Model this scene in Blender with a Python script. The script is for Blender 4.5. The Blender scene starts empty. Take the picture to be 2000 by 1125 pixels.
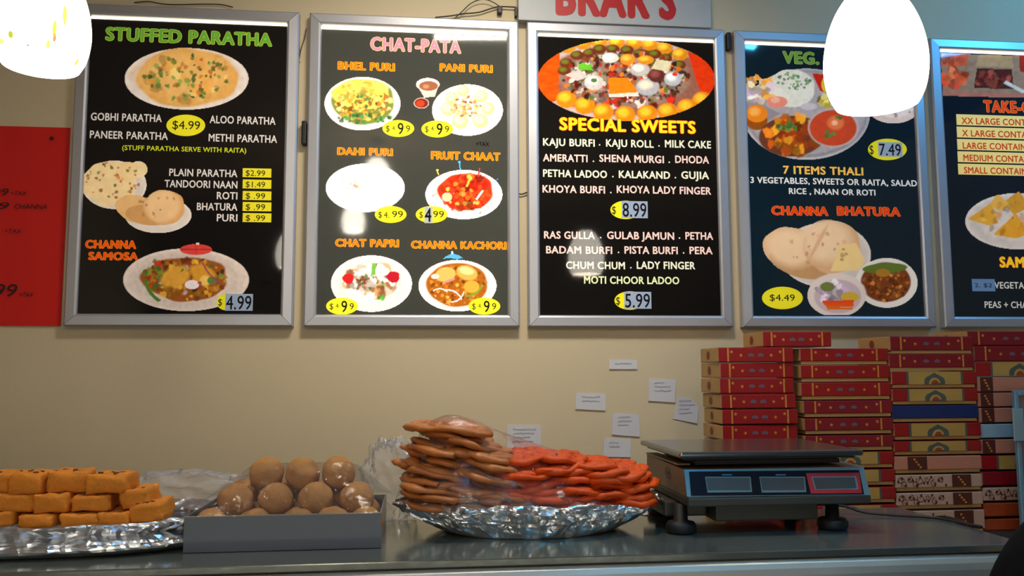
import bpy, bmesh, math, random
import numpy as np
from mathutils import Vector, Matrix
rad = math.radians
SC = bpy.context.scene
COL = SC.collection
EYE = 1.55                       # camera height above the floor

# ------------------------------------------------------------------ camera
PIT, YAW, ROL, FPX = rad(5.63), rad(6.24), rad(-.23), 1650.
cy_, sy_, cp_, sp_ = math.cos(YAW), math.sin(YAW), math.cos(PIT), math.sin(PIT)
F = np.array([sy_*cp_, cy_*cp_, sp_]); R0 = np.array([cy_, -sy_, 0.]); U0 = np.cross(R0, F)
RR = math.cos(ROL)*R0 + math.sin(ROL)*U0
UU = -math.sin(ROL)*R0 + math.cos(ROL)*U0
CAM = np.array([0., 0., EYE])
cd = bpy.data.cameras.new('camera'); cam = bpy.data.objects.new('camera', cd); COL.objects.link(cam)
cam.matrix_world = Matrix(((RR[0], UU[0], -F[0], 0), (RR[1], UU[1], -F[1], 0), (RR[2], UU[2], -F[2], EYE), (0, 0, 0, 1)))
cd.sensor_width = 36; cd.lens = FPX/2000*36; cd.clip_start = .02
SC.camera = cam
SC.view_settings.view_transform = 'Standard'; SC.view_settings.look = 'None'
SC.view_settings.gamma = 1; SC.view_settings.use_curve_mapping = False
SC.view_settings.exposure = 0.0

def ray(px, py): return F + (px-1000)/FPX*RR - (py-562.5)/FPX*UU
def aty(px, py, y):
    d = ray(px, py); return CAM + d*(y/d[1])
def atz(px, py, z):
    d = ray(px, py); return CAM + d*((z-EYE)/d[2])
def onpl(px, py, P0, n):
    d = ray(px, py); return CAM + d*(np.dot(np.array(P0)-CAM, n)/np.dot(d, n))

# ------------------------------------------------------------------ world and lights
w = bpy.data.worlds.new('world'); SC.world = w; w.use_nodes = True
w.node_tree.nodes['Background'].inputs[0].default_value = (.8, .75, .65, 1)
w.node_tree.nodes['Background'].inputs[1].default_value = .06

def area(name, loc, target, size, power, color, size_y=None):
    l = bpy.data.lights.new(name, 'AREA'); l.energy = power; l.color = color; l.size = size
    if size_y: l.shape = 'RECTANGLE'; l.size_y = size_y
    o = bpy.data.objects.new(name, l); COL.objects.link(o); o.location = loc
    o.rotation_euler = (Vector(target)-Vector(loc)).to_track_quat('-Z', 'Y').to_euler()
    return o
CEIL = 3.15; YFRONT = -3.4
key = area('ceiling_panel_light', (.25, 1.5, CEIL-.06), (.15, 2.56, 1.35), .4, 10, (1, .90, .76), .2)
key.data.spread = rad(110)
area('front_fill_light', (-.2, YFRONT+.1, 1.2), (-.1, 2, 1.25), 4.2, 36, (1, .93, .82), 1.7)  # added frontal fill for box fronts, foil and counter lip
area('blue_wall_fill', (2.35, 1.8, 3.07), (1.85, 2.56, 2.1), .35, 11, (.05, .45, 1.))  # added blue light tinting the upper right wall and boards
area('blue_top_fill', (1.55, 1.45, 3.1), (1.2, 1.4, 1.3), .35, 5, (.06, .5, 1.), .05)  # added blue light from above, for cyan edges on scale and platter

bl = area('blue_glint_light', (.80, .25, 3.0), (.62, 1.33, 1.27), .07, .9, (.03, .5, 1.), .07); bl.data.spread = rad(44)  # added narrow blue beam for cyan glints on trim and scale
bl = area('blue_glint_light', (-.35, .25, 3.0), (-.3, 1.36, 1.29), .06, .35, (.03, .45, 1.), .06); bl.data.spread = rad(44)  # second added beam, blue glints on the counter's left half
# ------------------------------------------------------------------ helpers
def lin(c):
    c = np.asarray(c, float)/255.
    return np.where(c <= .04045, c/12.92, ((c+.055)/1.055)**2.4)
MC = {}
def mat(name, col, rough=.5, metal=0., var=.08, scale=25., bump=0., bscale=60., emis=0., spec=.5, coat=0., ecol=None, sss=0.):
    if name in MC: return MC[name]
    m = bpy.data.materials.new(name); m.use_nodes = True; nt = m.node_tree; b = nt.nodes['Principled BSDF']
    c = lin(col)
    tc = nt.nodes.new('ShaderNodeTexCoord')
    nz = nt.nodes.new('ShaderNodeTexNoise'); nz.inputs['Scale'].default_value = scale; nz.inputs['Detail'].default_value = 4
    nt.links.new(tc.outputs['Object'], nz.inputs['Vector'])
    mx = nt.nodes.new('ShaderNodeMix'); mx.data_type = 'RGBA'
    mx.inputs[6].default_value = (*(c*(1-var)), 1); mx.inputs[7].default_value = (*np.minimum(c*(1+var), 1), 1)
    nt.links.new(nz.outputs['Fac'], mx.inputs[0]); nt.links.new(mx.outputs[2], b.inputs['Base Color'])
    b.inputs['Roughness'].default_value = rough; b.inputs['Metallic'].default_value = metal
    b.inputs['Specular IOR Level'].default_value = spec; b.inputs['Coat Weight'].default_value = coat
    b.inputs['Coat Roughness'].default_value = .08
    if sss: b.inputs['Subsurface Weight'].default_value = sss; b.inputs['Subsurface Scale'].default_value = .01
    if emis:
        if ecol is None: nt.links.new(mx.outputs[2], b.inputs['Emission Color'])
        else: b.inputs['Emission Color'].default_value = (*lin(ecol), 1)
        b.inputs['Emission Strength'].default_value = emis
        if emis < 1.5: m.cycles.emission_sampling = 'NONE'
    if bump:
        n2 = nt.nodes.new('ShaderNodeTexNoise'); n2.inputs['Scale'].default_value = bscale; n2.inputs['Detail'].default_value = 6
        nt.links.new(tc.outputs['Object'], n2.inputs['Vector'])
        bp = nt.nodes.new('ShaderNodeBump'); bp.inputs['Strength'].default_value = bump; bp.inputs['Distance'].default_value = .004
        nt.links.new(n2.outputs['Fac'], bp.inputs['Height']); nt.links.new(bp.outputs[0], b.inputs['Normal'])
    MC[name] = m; return m

WL = {}
def wl(o): return WL.get(o.name, np.zeros(3)) if o else np.zeros(3)
def mk(name, V, Fc, m, parent=None, smooth=False, mi=None, kind=None):
    V = np.asarray(V, float) - wl(parent)
    me = bpy.data.meshes.new(name); me.from_pydata(V.tolist(), [], [tuple(f) for f in Fc])
    ms = m if isinstance(m, (list, tuple)) else [m]
    for x in ms: me.materials.append(x)
    if mi is not None: me.polygons.foreach_set('material_index', mi)
    if smooth: me.polygons.foreach_set('use_smooth', [True]*len(me.polygons))
    me.update()
    o = bpy.data.objects.new(name, me); COL.objects.link(o)
    if parent: o.parent = parent; WL[o.name] = wl(parent)
    if kind: o['kind'] = kind
    return o
def tag(o, label=None, cat=None, group=None, kind=None):
    if label: o['label'] = label
    if cat: o['category'] = cat
    if group: o['group'] = group
    if kind: o['kind'] = kind
    return o
def thing(name, loc, label, cat, group=None):
    o = bpy.data.objects.new(name, None); COL.objects.link(o); o.location = tuple(loc); o.empty_display_size = .05
    WL[o.name] = np.array(loc, float)
    return tag(o, label, cat, group)
class MB:
    def __init__(s): s.V = []; s.F = []; s.M = []
    def add(s, V, Fc, mi=0):
        n = len(s.V); s.V += [tuple(map(float, v)) for v in V]; s.F += [tuple(n+i for i in f) for f in Fc]; s.M += [mi]*len(Fc); return s
    def box(s, a, b, mi=0, bev=0.):
        (x0, y0, z0), (x1, y1, z1) = a, b
        if bev:
            bm = bmesh.new(); bmesh.ops.create_cube(bm, size=1)
            for v in bm.verts: v.co = Vector(((x0+x1)/2+v.co.x*(x1-x0), (y0+y1)/2+v.co.y*(y1-y0), (z0+z1)/2+v.co.z*(z1-z0)))
            bmesh.ops.bevel(bm, geom=bm.edges[:], offset=bev, segments=2, affect='EDGES', profile=.5)
            bm.verts.index_update()
            s.add([v.co[:] for v in bm.verts], [[v.index for v in f.verts] for f in bm.faces], mi); bm.free(); return s
        V = [(x0, y0, z0), (x1, y0, z0), (x1, y1, z0), (x0, y1, z0), (x0, y0, z1), (x1, y0, z1), (x1, y1, z1), (x0, y1, z1)]
        return s.add(V, [(0, 3, 2, 1), (4, 5, 6, 7), (0, 1, 5, 4), (1, 2, 6, 5), (2, 3, 7, 6), (3, 0, 4, 7)], mi)
    def build(s, name, m, parent=None, smooth=False, kind=None):
        return mk(name, s.V, s.F, m, parent, smooth, s.M, kind)
def prism(front, back):   # two loops of equal length -> closed solid
    n = len(front); V = list(front)+list(back)
    Fc = [tuple(range(n)), tuple(range(2*n-1, n-1, -1))] + [(i, i+n, (i+1) % n+n, (i+1) % n) for i in range(n)]
    return V, Fc
def tube(path, r, n=8, closed=False):
    P = np.array(path, float); m = len(P); V = []; Fc = []
    T = np.gradient(P, axis=0)
    up = np.array([0, 0, 1.])
    rr = r if hasattr(r, '__len__') else [r]*m
    for i in range(m):
        t = T[i]/(np.linalg.norm(T[i])+1e-9)
        a = np.cross(t, up)
        if np.linalg.norm(a) < .1: a = np.cross(t, [1, 0, 0])
        a /= np.linalg.norm(a); b = np.cross(t, a)
        for k in range(n):
            g = 2*math.pi*k/n; V.append(P[i]+rr[i]*(math.cos(g)*a+math.sin(g)*b))
    for i in range(m-1):
        for k in range(n): Fc.append((i*n+k, i*n+(k+1) % n, (i+1)*n+(k+1) % n, (i+1)*n+k))
    Fc.append(tuple(range(n-1, -1, -1))); Fc.append(tuple((m-1)*n+k for k in range(n)))
    return V, Fc
def spline(pts, n=40):
    P = np.array(pts, float); P = np.vstack([2*P[0]-P[1], P, 2*P[-1]-P[-2]]); out = []
    seg = len(P)-3
    for i in range(seg):
        for t in np.linspace(0, 1, n, endpoint=(i == seg-1)):
            a, b, c, d = P[i:i+4]
            out.append(.5*((2*b)+(-a+c)*t+(2*a-5*b+4*c-d)*t*t+(-a+3*b-3*c+d)*t**3))
    return np.array(out)
def lathe(prof, c, n=40, closed=True):
    V = []; Fc = []; m = len(prof)
    for (r, z) in prof:
        for k in range(n):
            a = 2*math.pi*k/n; V.append((c[0]+r*math.cos(a), c[1]+r*math.sin(a), c[2]+z))
    for i in range(m-1):
        for k in range(n): Fc.append((i*n+k, i*n+(k+1) % n, (i+1)*n+(k+1) % n, (i+1)*n+k))
    return V, Fc
_rs = {}
def vn(X, Y, s, seed=0):
    if seed not in _rs: _rs[seed] = np.random.RandomState(seed).rand(64, 64)
    g = _rs[seed]; x = np.asarray(X)/s+7.3; y = np.asarray(Y)/s+3.1
    xi = np.floor(x).astype(int); yi = np.floor(y).astype(int); fx = x-xi; fy = y-yi
    fx = fx*fx*(3-2*fx); fy = fy*fy*(3-2*fy)
    a = g[yi % 64, xi % 64]; b = g[yi % 64, (xi+1) % 64]; c = g[(yi+1) % 64, xi % 64]; d = g[(yi+1) % 64, (xi+1) % 64]
    return (a*(1-fx)+b*fx)*(1-fy)+(c*(1-fx)+d*fx)*fy

# ------------------------------------------------------------------ room
D = 2.536; WALL = D+.03
M_wall = mat('cream_wall_paint', (200, 186, 154), .75, var=.03, scale=3, bump=.05, bscale=200)
def slab(name, a, b, m):
    o = MB().box(a, b).build(name, m); o['kind'] = 'structure'; return o
XL, XR, YF = -2.6, 3.4, -3.4
slab('wall_back', (XL-.1, WALL, 0), (XR+.1, WALL+.1, CEIL), M_wall)
slab('wall_left', (XL-.1, YF, 0), (XL, WALL, CEIL), M_wall)
slab('wall_right', (XR, YF, 0), (XR+.1, WALL, CEIL), M_wall)
slab('wall_front', (XL-.1, YF-.1, 0), (XR+.1, YF, CEIL), mat('brown_wall_paint', (120, 96, 72), .8))
slab('ceiling', (XL-.1, YF-.1, CEIL), (XR+.1, WALL+.1, CEIL+.1), mat('ceiling_paint', (150, 128, 100), .9))
slab('floor', (XL-.1, YF-.1, -.1), (XR+.1, WALL+.1, 0), mat('floor_tile', (120, 100, 80), .4))

# ------------------------------------------------------------------ menu boards
XS = [-1.0137, -.3408, .3275, 1.0015, 1.6726]; FW = .6418; FH = .96; ZB = .1335+EYE; INS = .0366
M_alu = mat('brushed_aluminium', (186, 188, 194), .42, .55, var=.05, scale=8)
M_aludk = mat('frame_side_grey', (90, 92, 96), .5, .4)
PY = D+.008          # print plane
GAIN = [.36, .85, .44, .38, .38]  # second raised: glare haze put into that board's glow
def glassmat():
    m = bpy.data.materials.new('clear_acrylic_cover'); m.use_nodes = True; nt = m.node_tree; nt.nodes.clear()
    o = nt.nodes.new('ShaderNodeOutputMaterial'); t = nt.nodes.new('ShaderNodeBsdfTransparent'); g = nt.nodes.new('ShaderNodeBsdfGlossy')
    f = nt.nodes.new('ShaderNodeFresnel'); f.inputs[0].default_value = 1.2; g.inputs['Roughness'].default_value = .05
    nz = nt.nodes.new('ShaderNodeTexNoise'); nz.inputs['Scale'].default_value = 9; bp = nt.nodes.new('ShaderNodeBump')
    bp.inputs['Strength'].default_value = .1; bp.inputs['Distance'].default_value = .001
    nt.links.new(nz.outputs[0], bp.inputs['Height'])
    mx = nt.nodes.new('ShaderNodeMixShader'); nt.links.new(f.outputs[0], mx.inputs[0]); nt.links.new(t.outputs[0], mx.inputs[1])
    nt.links.new(g.outputs[0], mx.inputs[2]); nt.links.new(mx.outputs[0], o.inputs[0]); return m
M_glass = glassmat()
def printmat(i):
    k = 'backlit_picture_print_%s' % 'abcde'[i]
    if k in MC: return MC[k]
    m = bpy.data.materials.new(k); m.use_nodes = True; nt = m.node_tree; b = nt.nodes['Principled BSDF']
    a = nt.nodes.new('ShaderNodeAttribute'); a.attribute_name = 'Col'
    nt.links.new(a.outputs['Color'], b.inputs['Base Color']); nt.links.new(a.outputs['Color'], b.inputs['Emission Color'])
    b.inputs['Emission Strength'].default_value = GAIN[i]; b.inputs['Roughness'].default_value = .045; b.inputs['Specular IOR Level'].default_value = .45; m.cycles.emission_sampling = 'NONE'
    MC[k] = m; return m
def inkmat(i, col):
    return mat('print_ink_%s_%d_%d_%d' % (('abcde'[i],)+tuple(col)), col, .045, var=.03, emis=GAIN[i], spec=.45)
def font_mesh(s, sp, shear=0.):
    c = bpy.data.curves.new('t', 'FONT'); c.body = s; c.size = 1; c.shear = shear; c.resolution_u = 3
    c.space_character = sp; c.fill_mode = 'FRONT'
    o = bpy.data.objects.new('t', c); COL.objects.link(o)
    dg = bpy.context.evaluated_depsgraph_get(); dg.update()
    me = bpy.data.meshes.new_from_object(o.evaluated_get(dg))
    V = np.array([v.co[:] for v in me.vertices]); Fc = [tuple(p.vertices) for p in me.polygons]
    bpy.data.objects.remove(o); bpy.data.curves.remove(c); bpy.data.meshes.remove(me)
    return V, Fc
FC = {}
def text(parent, s, x0, x1, yc, h, m, plane=PY, off=.025, out=None, lift=.0008, shear=0., name='lettering'):
    """lettering between pixel columns x0..x1 on the plane y=plane, laid straight in the world; bold = the strokes thickened by r"""
    sp = 1+off*2.2; key = (s, sp, shear)
    if key not in FC: FC[key] = font_mesh(s, sp, shear)
    V, Fc = FC[key]
    A = aty(x0, yc, plane); B = aty(x1, yc, plane); T = aty((x0+x1)/2, yc-h/2, plane); L = aty((x0+x1)/2, yc+h/2, plane)
    x_a, x_b = V[:, 0].min(), V[:, 0].max(); sx = (B[0]-A[0])/(x_b-x_a); sz = (T[2]-L[2])/.72
    def layer(r, lf, mm, nm, par):
        VV = []; FF = []; k = 0
        D_ = [(0, 0)]+([(math.cos(a)*r, math.sin(a)*r*.75) for a in np.linspace(0, 2*math.pi, 8, endpoint=False)] if r > 0 else [])
        for q, (dx, dz) in enumerate(D_):
            X = A[0]+(V[:, 0]-x_a+dx)*sx; Z = L[2]+(V[:, 1]+dz)*sz
            VV.append(np.stack([X, np.full(len(X), plane-lf-q*4e-6), Z], 1)); FF += [tuple(k+i for i in f) for f in Fc]; k += len(V)
        return mk(nm, np.vstack(VV), FF, mm, par)
    o = layer(off*.9, lift, m, name, parent)
    if out is not None: layer(off*.9+.032, lift*.6, out, 'lettering_outline', o)
    return o
def quad(parent, x0, y0, x1, y1, m, lift=.0005, name='price_sticker', plane=PY):
    P = [aty(x0, y1, plane), aty(x1, y1, plane), aty(x1, y0, plane), aty(x0, y0, plane)]
    xa = (P[0][0]+P[3][0])/2; xb = (P[1][0]+P[2][0])/2; za = (P[0][2]+P[1][2])/2; zb = (P[2][2]+P[3][2])/2
    y = plane-lift
    return mk(name, [(xa, y, za), (xb, y, za), (xb, y, zb), (xa, y, zb)], [(0, 1, 2, 3)], m, parent)
def oval(parent, cx, cyy, rx, ry, m, lift=.0005, name='price_sticker', plane=PY):
    V = [aty(cx+rx*math.cos(a), cyy+ry*math.sin(a), plane)-np.array([0, lift, 0]) for a in np.linspace(2*math.pi, 0, 40, endpoint=False)]
    return mk(name, V, [tuple(range(40))], m, parent)

class Pic:
    """a printed photograph: a fine grid of flat print cells with a colour for each corner"""
    def __init__(s, x0, y0, x1, y1, step=1.25):
        s.xs = np.arange(x0, x1+step, step); s.ys = np.arange(y0, y1+step, step)
        s.X, s.Y = np.meshgrid(s.xs, s.ys); s.C = np.zeros(s.X.shape+(3,)); s.A = np.zeros(s.X.shape, bool)
        s.rs = np.random.RandomState(int(x0*7+y0))
    def put(s, mask, col, a=1.):
        m = np.clip(mask, 0, 1)[..., None]*a; s.C = s.C*(1-m)+lin(col)*m; s.A |= (mask > .5)
    def ell(s, cx, cy, rx, ry, col, ang=0, irr=0, soft=.06, a=1., seed=1, clip=True):
        c, n = math.cos(ang), math.sin(ang); dx = s.X-cx; dy = s.Y-cy
        u = (dx*c+dy*n)/rx; v = (-dx*n+dy*c)/ry; r = np.sqrt(u*u+v*v)
        if irr:
            t = np.arctan2(v, u); r = r*(1+irr*(np.sin(3*t+seed)*.5+np.sin(5*t+2*seed)*.35+np.sin(8*t+seed*3)*.25))
        s.put(np.clip((1-r)/soft+.5, 0, 1), col, a); return s
    def plate(s, cx, cy, rx, ry, col=(238, 226, 214)):
        s.ell(cx, cy, rx, ry, col); s.ell(cx, cy+1, rx*.93, ry*.92, np.array(col)*.93, soft=.1)
        s.ell(cx, cy, rx*.78, ry*.76, np.array(col)*.86, soft=.15); s.ell(cx, cy+2, rx*.74, ry*.72, np.array(col)*.95, soft=.2); return s
    def poly(s, pts, col, a=1.):
        inside = np.zeros(s.X.shape, bool); n = len(pts)
        for i in range(n):
            (xa, ya), (xb, yb) = pts[i], pts[(i+1) % n]
            if ya == yb: continue
            c = ((ya > s.Y) != (yb > s.Y)) & (s.X < (xb-xa)*(s.Y-ya)/(yb-ya)+xa); inside ^= c
        s.put(inside.astype(float), col, a); return s
    def line(s, x0, y0, x1, y1, wd, col, bend=0):
        d = np.array([x1-x0, y1-y0]); L = np.hypot(*d); u = ((s.X-x0)*d[0]+(s.Y-y0)*d[1])/L/L
        v = ((s.X-x0)*-d[1]+(s.Y-y0)*d[0])/L-bend*4*u*(1-u)
        s.put(((np.abs(v) < wd/2) & (u > 0) & (u < 1)).astype(float), col); return s
    def scat(s, n, cx, cy, rx, ry, a, b, pal, al=.9, asp=.6):
        for i in range(n):
            t = s.rs.rand()*2*math.pi; q = math.sqrt(s.rs.rand())
            x = cx+rx*q*math.cos(t); y = cy+ry*q*math.sin(t); z = a+(b-a)*s.rs.rand()
            c = np.array(pal[s.rs.randint(len(pal))])*(.62+.6*s.rs.rand())
            s.ell(x, y, z, z*(asp+(1-asp)*s.rs.rand()), np.clip(c, 0, 255), s.rs.rand()*3.1, .2, .3, al, i)
        return s
    def grain(s, amp, sc, seed=3, mask=None):
        g = 1+amp*(vn(s.X, s.Y, sc, seed)+.5*vn(s.X, s.Y, sc/2.3, seed+1)-.75)
        if mask is not None: g = np.where(mask, g, 1)
        s.C = np.clip(s.C*g[..., None], 0, 1); return s
    def em(s, cx, cy, rx, ry): return ((s.X-cx)/rx)**2+((s.Y-cy)/ry)**2 < 1
    def build(s, parent, i, clip=None, lift=.0003, name='food_picture'):
        A = s.A.copy()
        if clip: A &= (s.X >= clip[0]) & (s.X <= clip[2]) & (s.Y >= clip[1]) & (s.Y <= clip[3])
        ny, nx = A.shape
        q = A[:-1, :-1] & A[1:, :-1] & A[:-1, 1:] & A[1:, 1:]
        d = F[None, None]+((s.X-1000)/FPX)[..., None]*RR-((s.Y-562.5)/FPX)[..., None]*UU
        P = CAM+d*(PY/d[..., 1])[..., None]; P[..., 1] -= lift
        idx = np.arange(ny*nx).reshape(ny, nx); J, I = np.nonzero(q)
        Fc = np.stack([idx[J+1, I], idx[J+1, I+1], idx[J, I+1], idx[J, I]], 1)
        used = np.unique(Fc); re = np.full(ny*nx, -1); re[used] = np.arange(len(used))
        V = P.reshape(-1, 3)[used]-wl(parent); Fc = re[Fc]
        me = bpy.data.meshes.new(name); me.vertices.add(len(V)); me.vertices.foreach_set('co', V.ravel())
        me.loops.add(Fc.size); me.loops.foreach_set('vertex_index', Fc.ravel().astype(np.int32))
        me.polygons.add(len(Fc)); me.polygons.foreach_set('loop_start', np.arange(0, Fc.size, 4, dtype=np.int32))
        me.update(calc_edges=True)
        ca = me.color_attributes.new('Col', 'FLOAT_COLOR', 'POINT')
        cc = np.ones((len(V), 4)); cc[:, :3] = s.C.reshape(-1, 3)[used]; ca.data.foreach_set('color', cc.ravel())
        me.materials.append(printmat(i))
        o = bpy.data.objects.new(name, me); COL.objects.link(o); o.parent = parent; WL[o.name] = wl(parent); return o

BL = ['menu board headed STUFFED PARATHA, leftmost board beside the red poster',
      'menu board headed CHAT-PATA with six white plates, second from the left',
      'menu board headed SPECIAL SWEETS below the red and white shop sign',
      'menu board with round steel thali picture, partly behind the right pendant lamp',
      'menu board with samosa plate and container sizes, cut off at the right edge']
BG = [(24, 22, 22), (66, 68, 62), (22, 21, 20), (14, 38, 52), (14, 32, 44)]  # glare haze painted into the second, blue light's cast into the last two
boards = []
for i, x in enumerate(XS):
    b = thing('menu_board', (x+FW/2, WALL, ZB), BL[i], 'menu board', 'backlit menu boards on the back wall'); boards.append(b)
    x0, x1, z0, z1 = x, x+FW, ZB, ZB+FH
    def rail(loop):
        fr = []; V = []
        # each mitred rail: sloped face profile (outer edge set back, raised inner third)
        a, bb, c, d = [np.array(p, float) for p in loop]      # outer a->b, inner c (near b), d (near a)
        def mixp(p, q, t): return p*(1-t)+q*t
        prof = [(0, WALL), (0, D+.004), (.12, D), (.78, D-.002), (.92, D+.001), (1, D+.006), (1, D+.02)]
        n = len(prof); VV = []
        for (t, y) in prof:
            p = mixp(a, d, t); q = mixp(bb, c, t); VV += [(p[0], y, p[1]), (q[0], y, q[1])]
        Fc = [(2*k, 2*k+1, 2*k+3, 2*k+2) for k in range(n-1)]+[(2*n-2, 2*n-1, 1, 0)]
        Fc += [tuple(2*k for k in range(n)), tuple(2*k+1 for k in range(n-1, -1, -1))]
        return VV, Fc
    g = .0006
    I0, I1, J0, J1 = x0+INS, x1-INS, z0+INS, z1-INS
    mk('frame_rail', *rail([(x0+g, z1), (x1-g, z1), (I1-g, J1), (I0+g, J1)]), M_alu, b)
    mk('frame_rail', *rail([(x1-g, z0), (x0+g, z0), (I0+g, J0), (I1-g, J0)]), M_alu, b)
    mk('frame_rail', *rail([(x0, z0+g), (x0, z1-g), (I0, J1-g), (I0, J0+g)]), M_alu, b)
    mk('frame_rail', *rail([(x1, z1-g), (x1, z0+g), (I1, J0+g), (I1, J1-g)]), M_alu, b)
    MB().box((I0-.002, PY, J0-.002), (I1+.002, PY+.01, J1+.002)).build('poster_sheet', mat('black_hazed_print_%s' % 'abcde'[i], BG[i], .045, var=.05, emis=GAIN[i]*.5, spec=.45), b)
    MB().box((I0+.0005, PY-.004, J1-(.0125 if i == 1 else .008)), (I1-.0005, PY-.0012, J1-.001)).build('light_strip', mat('light_strip_glow', (255, 236, 205), .5, emis=2.6), b)
    MB().add([(I0, PY-.0045, J0), (I1, PY-.0045, J0), (I1, PY-.0045, J1), (I0, PY-.0045, J1)], [(0, 1, 2, 3)]).build('acrylic_cover', M_glass, b)
B1, B2, B3, B4, B5 = boards
DARK = (22, 22, 26)
def price(i, b, s, cx, cy, rx, ry, rect=None, txt=None, th=None, big=True):
    oval(b, cx, cy, rx, ry, inkmat(i, (232, 222, 40)))
    if rect:
        quad(b, *rect, inkmat(i, (150, 165, 185)), lift=.0008)
        text(b, '$', cx-rx+3, cx-rx+11, cy, ry*.85, inkmat(i, DARK), lift=.0009, off=.0)
        text(b, s, rect[0]+2, rect[2]-3, (rect[1]+rect[3])/2, (rect[3]-rect[1])*.84, inkmat(i, DARK), lift=.0013, off=.01)
    else:
        text(b, s, txt[0], txt[1], txt[2], th, inkmat(i, DARK), lift=.0012, off=.0)

# ---- board 1
W1 = inkmat(0, (222, 214, 206))
text(B1, 'STUFFED PARATHA', 208, 530, 71.5, 25, inkmat(0, (104, 168, 62)), off=.045, out=inkmat(0, (196, 214, 60)), lift=.0014)
for s, a, c, y in (('GOBHI PARATHA', 178, 316, 229), ('PANEER PARATHA', 176, 328, 264), ('ALOO PARATHA', 410, 538, 234.5), ('METHI PARATHA', 408, 541, 270)):
    text(B1, s, a, c, y, 15, W1)
text(B1, '(STUFF PARATHA SERVE WITH RAITA)', 239, 481, 291, 9.5, inkmat(0, (205, 212, 40)))
price(0, B1, '$4.99', 363, 245, 38, 21, txt=(337, 391, 244), th=17)
for s, a, y, p in (('PLAIN PARATHA', 331, 337.5, '$2.99'), ('TANDOORI NAAN', 322, 359.5, '$1.49'), ('ROTI', 424, 382, '$ .99'), ('BHATURA', 385, 403.5, '$ .99'), ('PURI', 424, 425, '$ .99')):
    text(B1, s, a, 463.5, y, 14.5, W1)
    quad(B1, 474, y-8.5, 530, y+9, inkmat(0, (226, 214, 44)))
    text(B1, p, 480, 518, y+.5, 11.5, inkmat(0, DARK), off=0, lift=.001)
O1 = inkmat(0, (238, 84, 14)); Y1 = inkmat(0, (255, 160, 30))
text(B1, 'CHANNA', 168, 265, 477, 15.5, O1, off=.045, out=Y1, lift=.0014); text(B1, 'SAMOSA', 174, 269, 500, 15, O1, off=.045, out=Y1, lift=.0014)
text(B1, '+TAX', 506, 530, 552, 8, inkmat(0, (10, 10, 12)))
p = Pic(240, 92, 490, 218); p.plate(364.5, 154, 122, 61)
p.ell(366, 152, 99, 57, (222, 168, 88), irr=.05, seed=4).ell(360, 148, 85, 48, (232, 184, 108), irr=.1, soft=.5)
p.scat(40, 366, 152, 88, 48, 4, 14, [(236, 196, 120), (212, 150, 70), (226, 170, 84)], .6).scat(70, 362, 150, 84, 44, 2, 5.5, [(104, 140, 60), (84, 124, 48), (130, 150, 70)], .9)
p.scat(16, 366, 156, 84, 44, 2, 6, [(176, 104, 40)], .7).grain(.18, 9).build(B1, 0)
p = Pic(158, 310, 290, 412); p.plate(223, 361, 64, 48)
p.ell(213, 358, 54, 44, (240, 212, 158), irr=.08).ell(270, 331, 19, 17, (240, 214, 165)).ell(248, 335, 22, 20, (238, 208, 152))
p.scat(45, 220, 352, 52, 36, 1.5, 4, [(96, 120, 60), (150, 100, 50), (206, 120, 60)], .85).grain(.15, 8).build(B1, 0, (158, 310, 290, 412))
p = Pic(224, 366, 378, 458); p.plate(309, 420, 66, 36)
p.ell(264, 407, 39, 27, (226, 182, 122), .2, .04).ell(290, 420, 45, 20, (206, 156, 96), .1).ell(322, 405, 40, 34, (218, 168, 108), irr=.05).ell(317, 402, 34, 32, (234, 194, 142), soft=.3)
p.scat(14, 300, 405, 60, 25, 1.5, 4, [(190, 130, 74)], .6).grain(.1, 12).build(B1, 0, lift=.0005)
p = Pic(238, 474, 490, 611); p.plate(363.5, 546.5, 124, 62, (228, 210, 196))
p.ell(362, 545, 84, 43, (150, 84, 34), irr=.08)
p.scat(160, 362, 545, 80, 40, 3, 7, [(196, 140, 40), (176, 104, 36), (214, 160, 60), (120, 56, 30)], .9)
p.scat(26, 300, 535, 20, 30, 3, 8, [(120, 130, 50), (190, 50, 30), (90, 120, 50)], .9)
p.ell(343, 541, 30, 19, (214, 158, 60), -.4, .1, .3).ell(396, 536, 26, 18, (210, 150, 50), .5, .1, .3).ell(400, 548, 10, 10, (235, 196, 100), soft=.4)
p.line(284, 545, 312, 588, 7, (84, 124, 40), 6).ell(375, 556, 14, 9, (235, 222, 224)).ell(414, 548, 9, 8, (90, 130, 60)).scat(12, 362, 545, 80, 40, 2, 5, [(84, 130, 60), (150, 60, 80), (225, 210, 210)], .9)
p.line(395, 510, 432, 552, 3, (150, 70, 90), 6)
p.ell(383, 487, 32, 11, (216, 70, 62)).line(352, 487, 414, 487, 1.6, (180, 50, 46)).line(383, 476, 383, 498, 1.6, (180, 50, 46)).ell(386, 475.5, 4, 3, (230, 220, 200))
p.grain(.15, 6).build(B1, 0)
price(0, B1, '4.99', 441, 590, 18, 16, rect=(440, 574, 494, 607))

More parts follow.
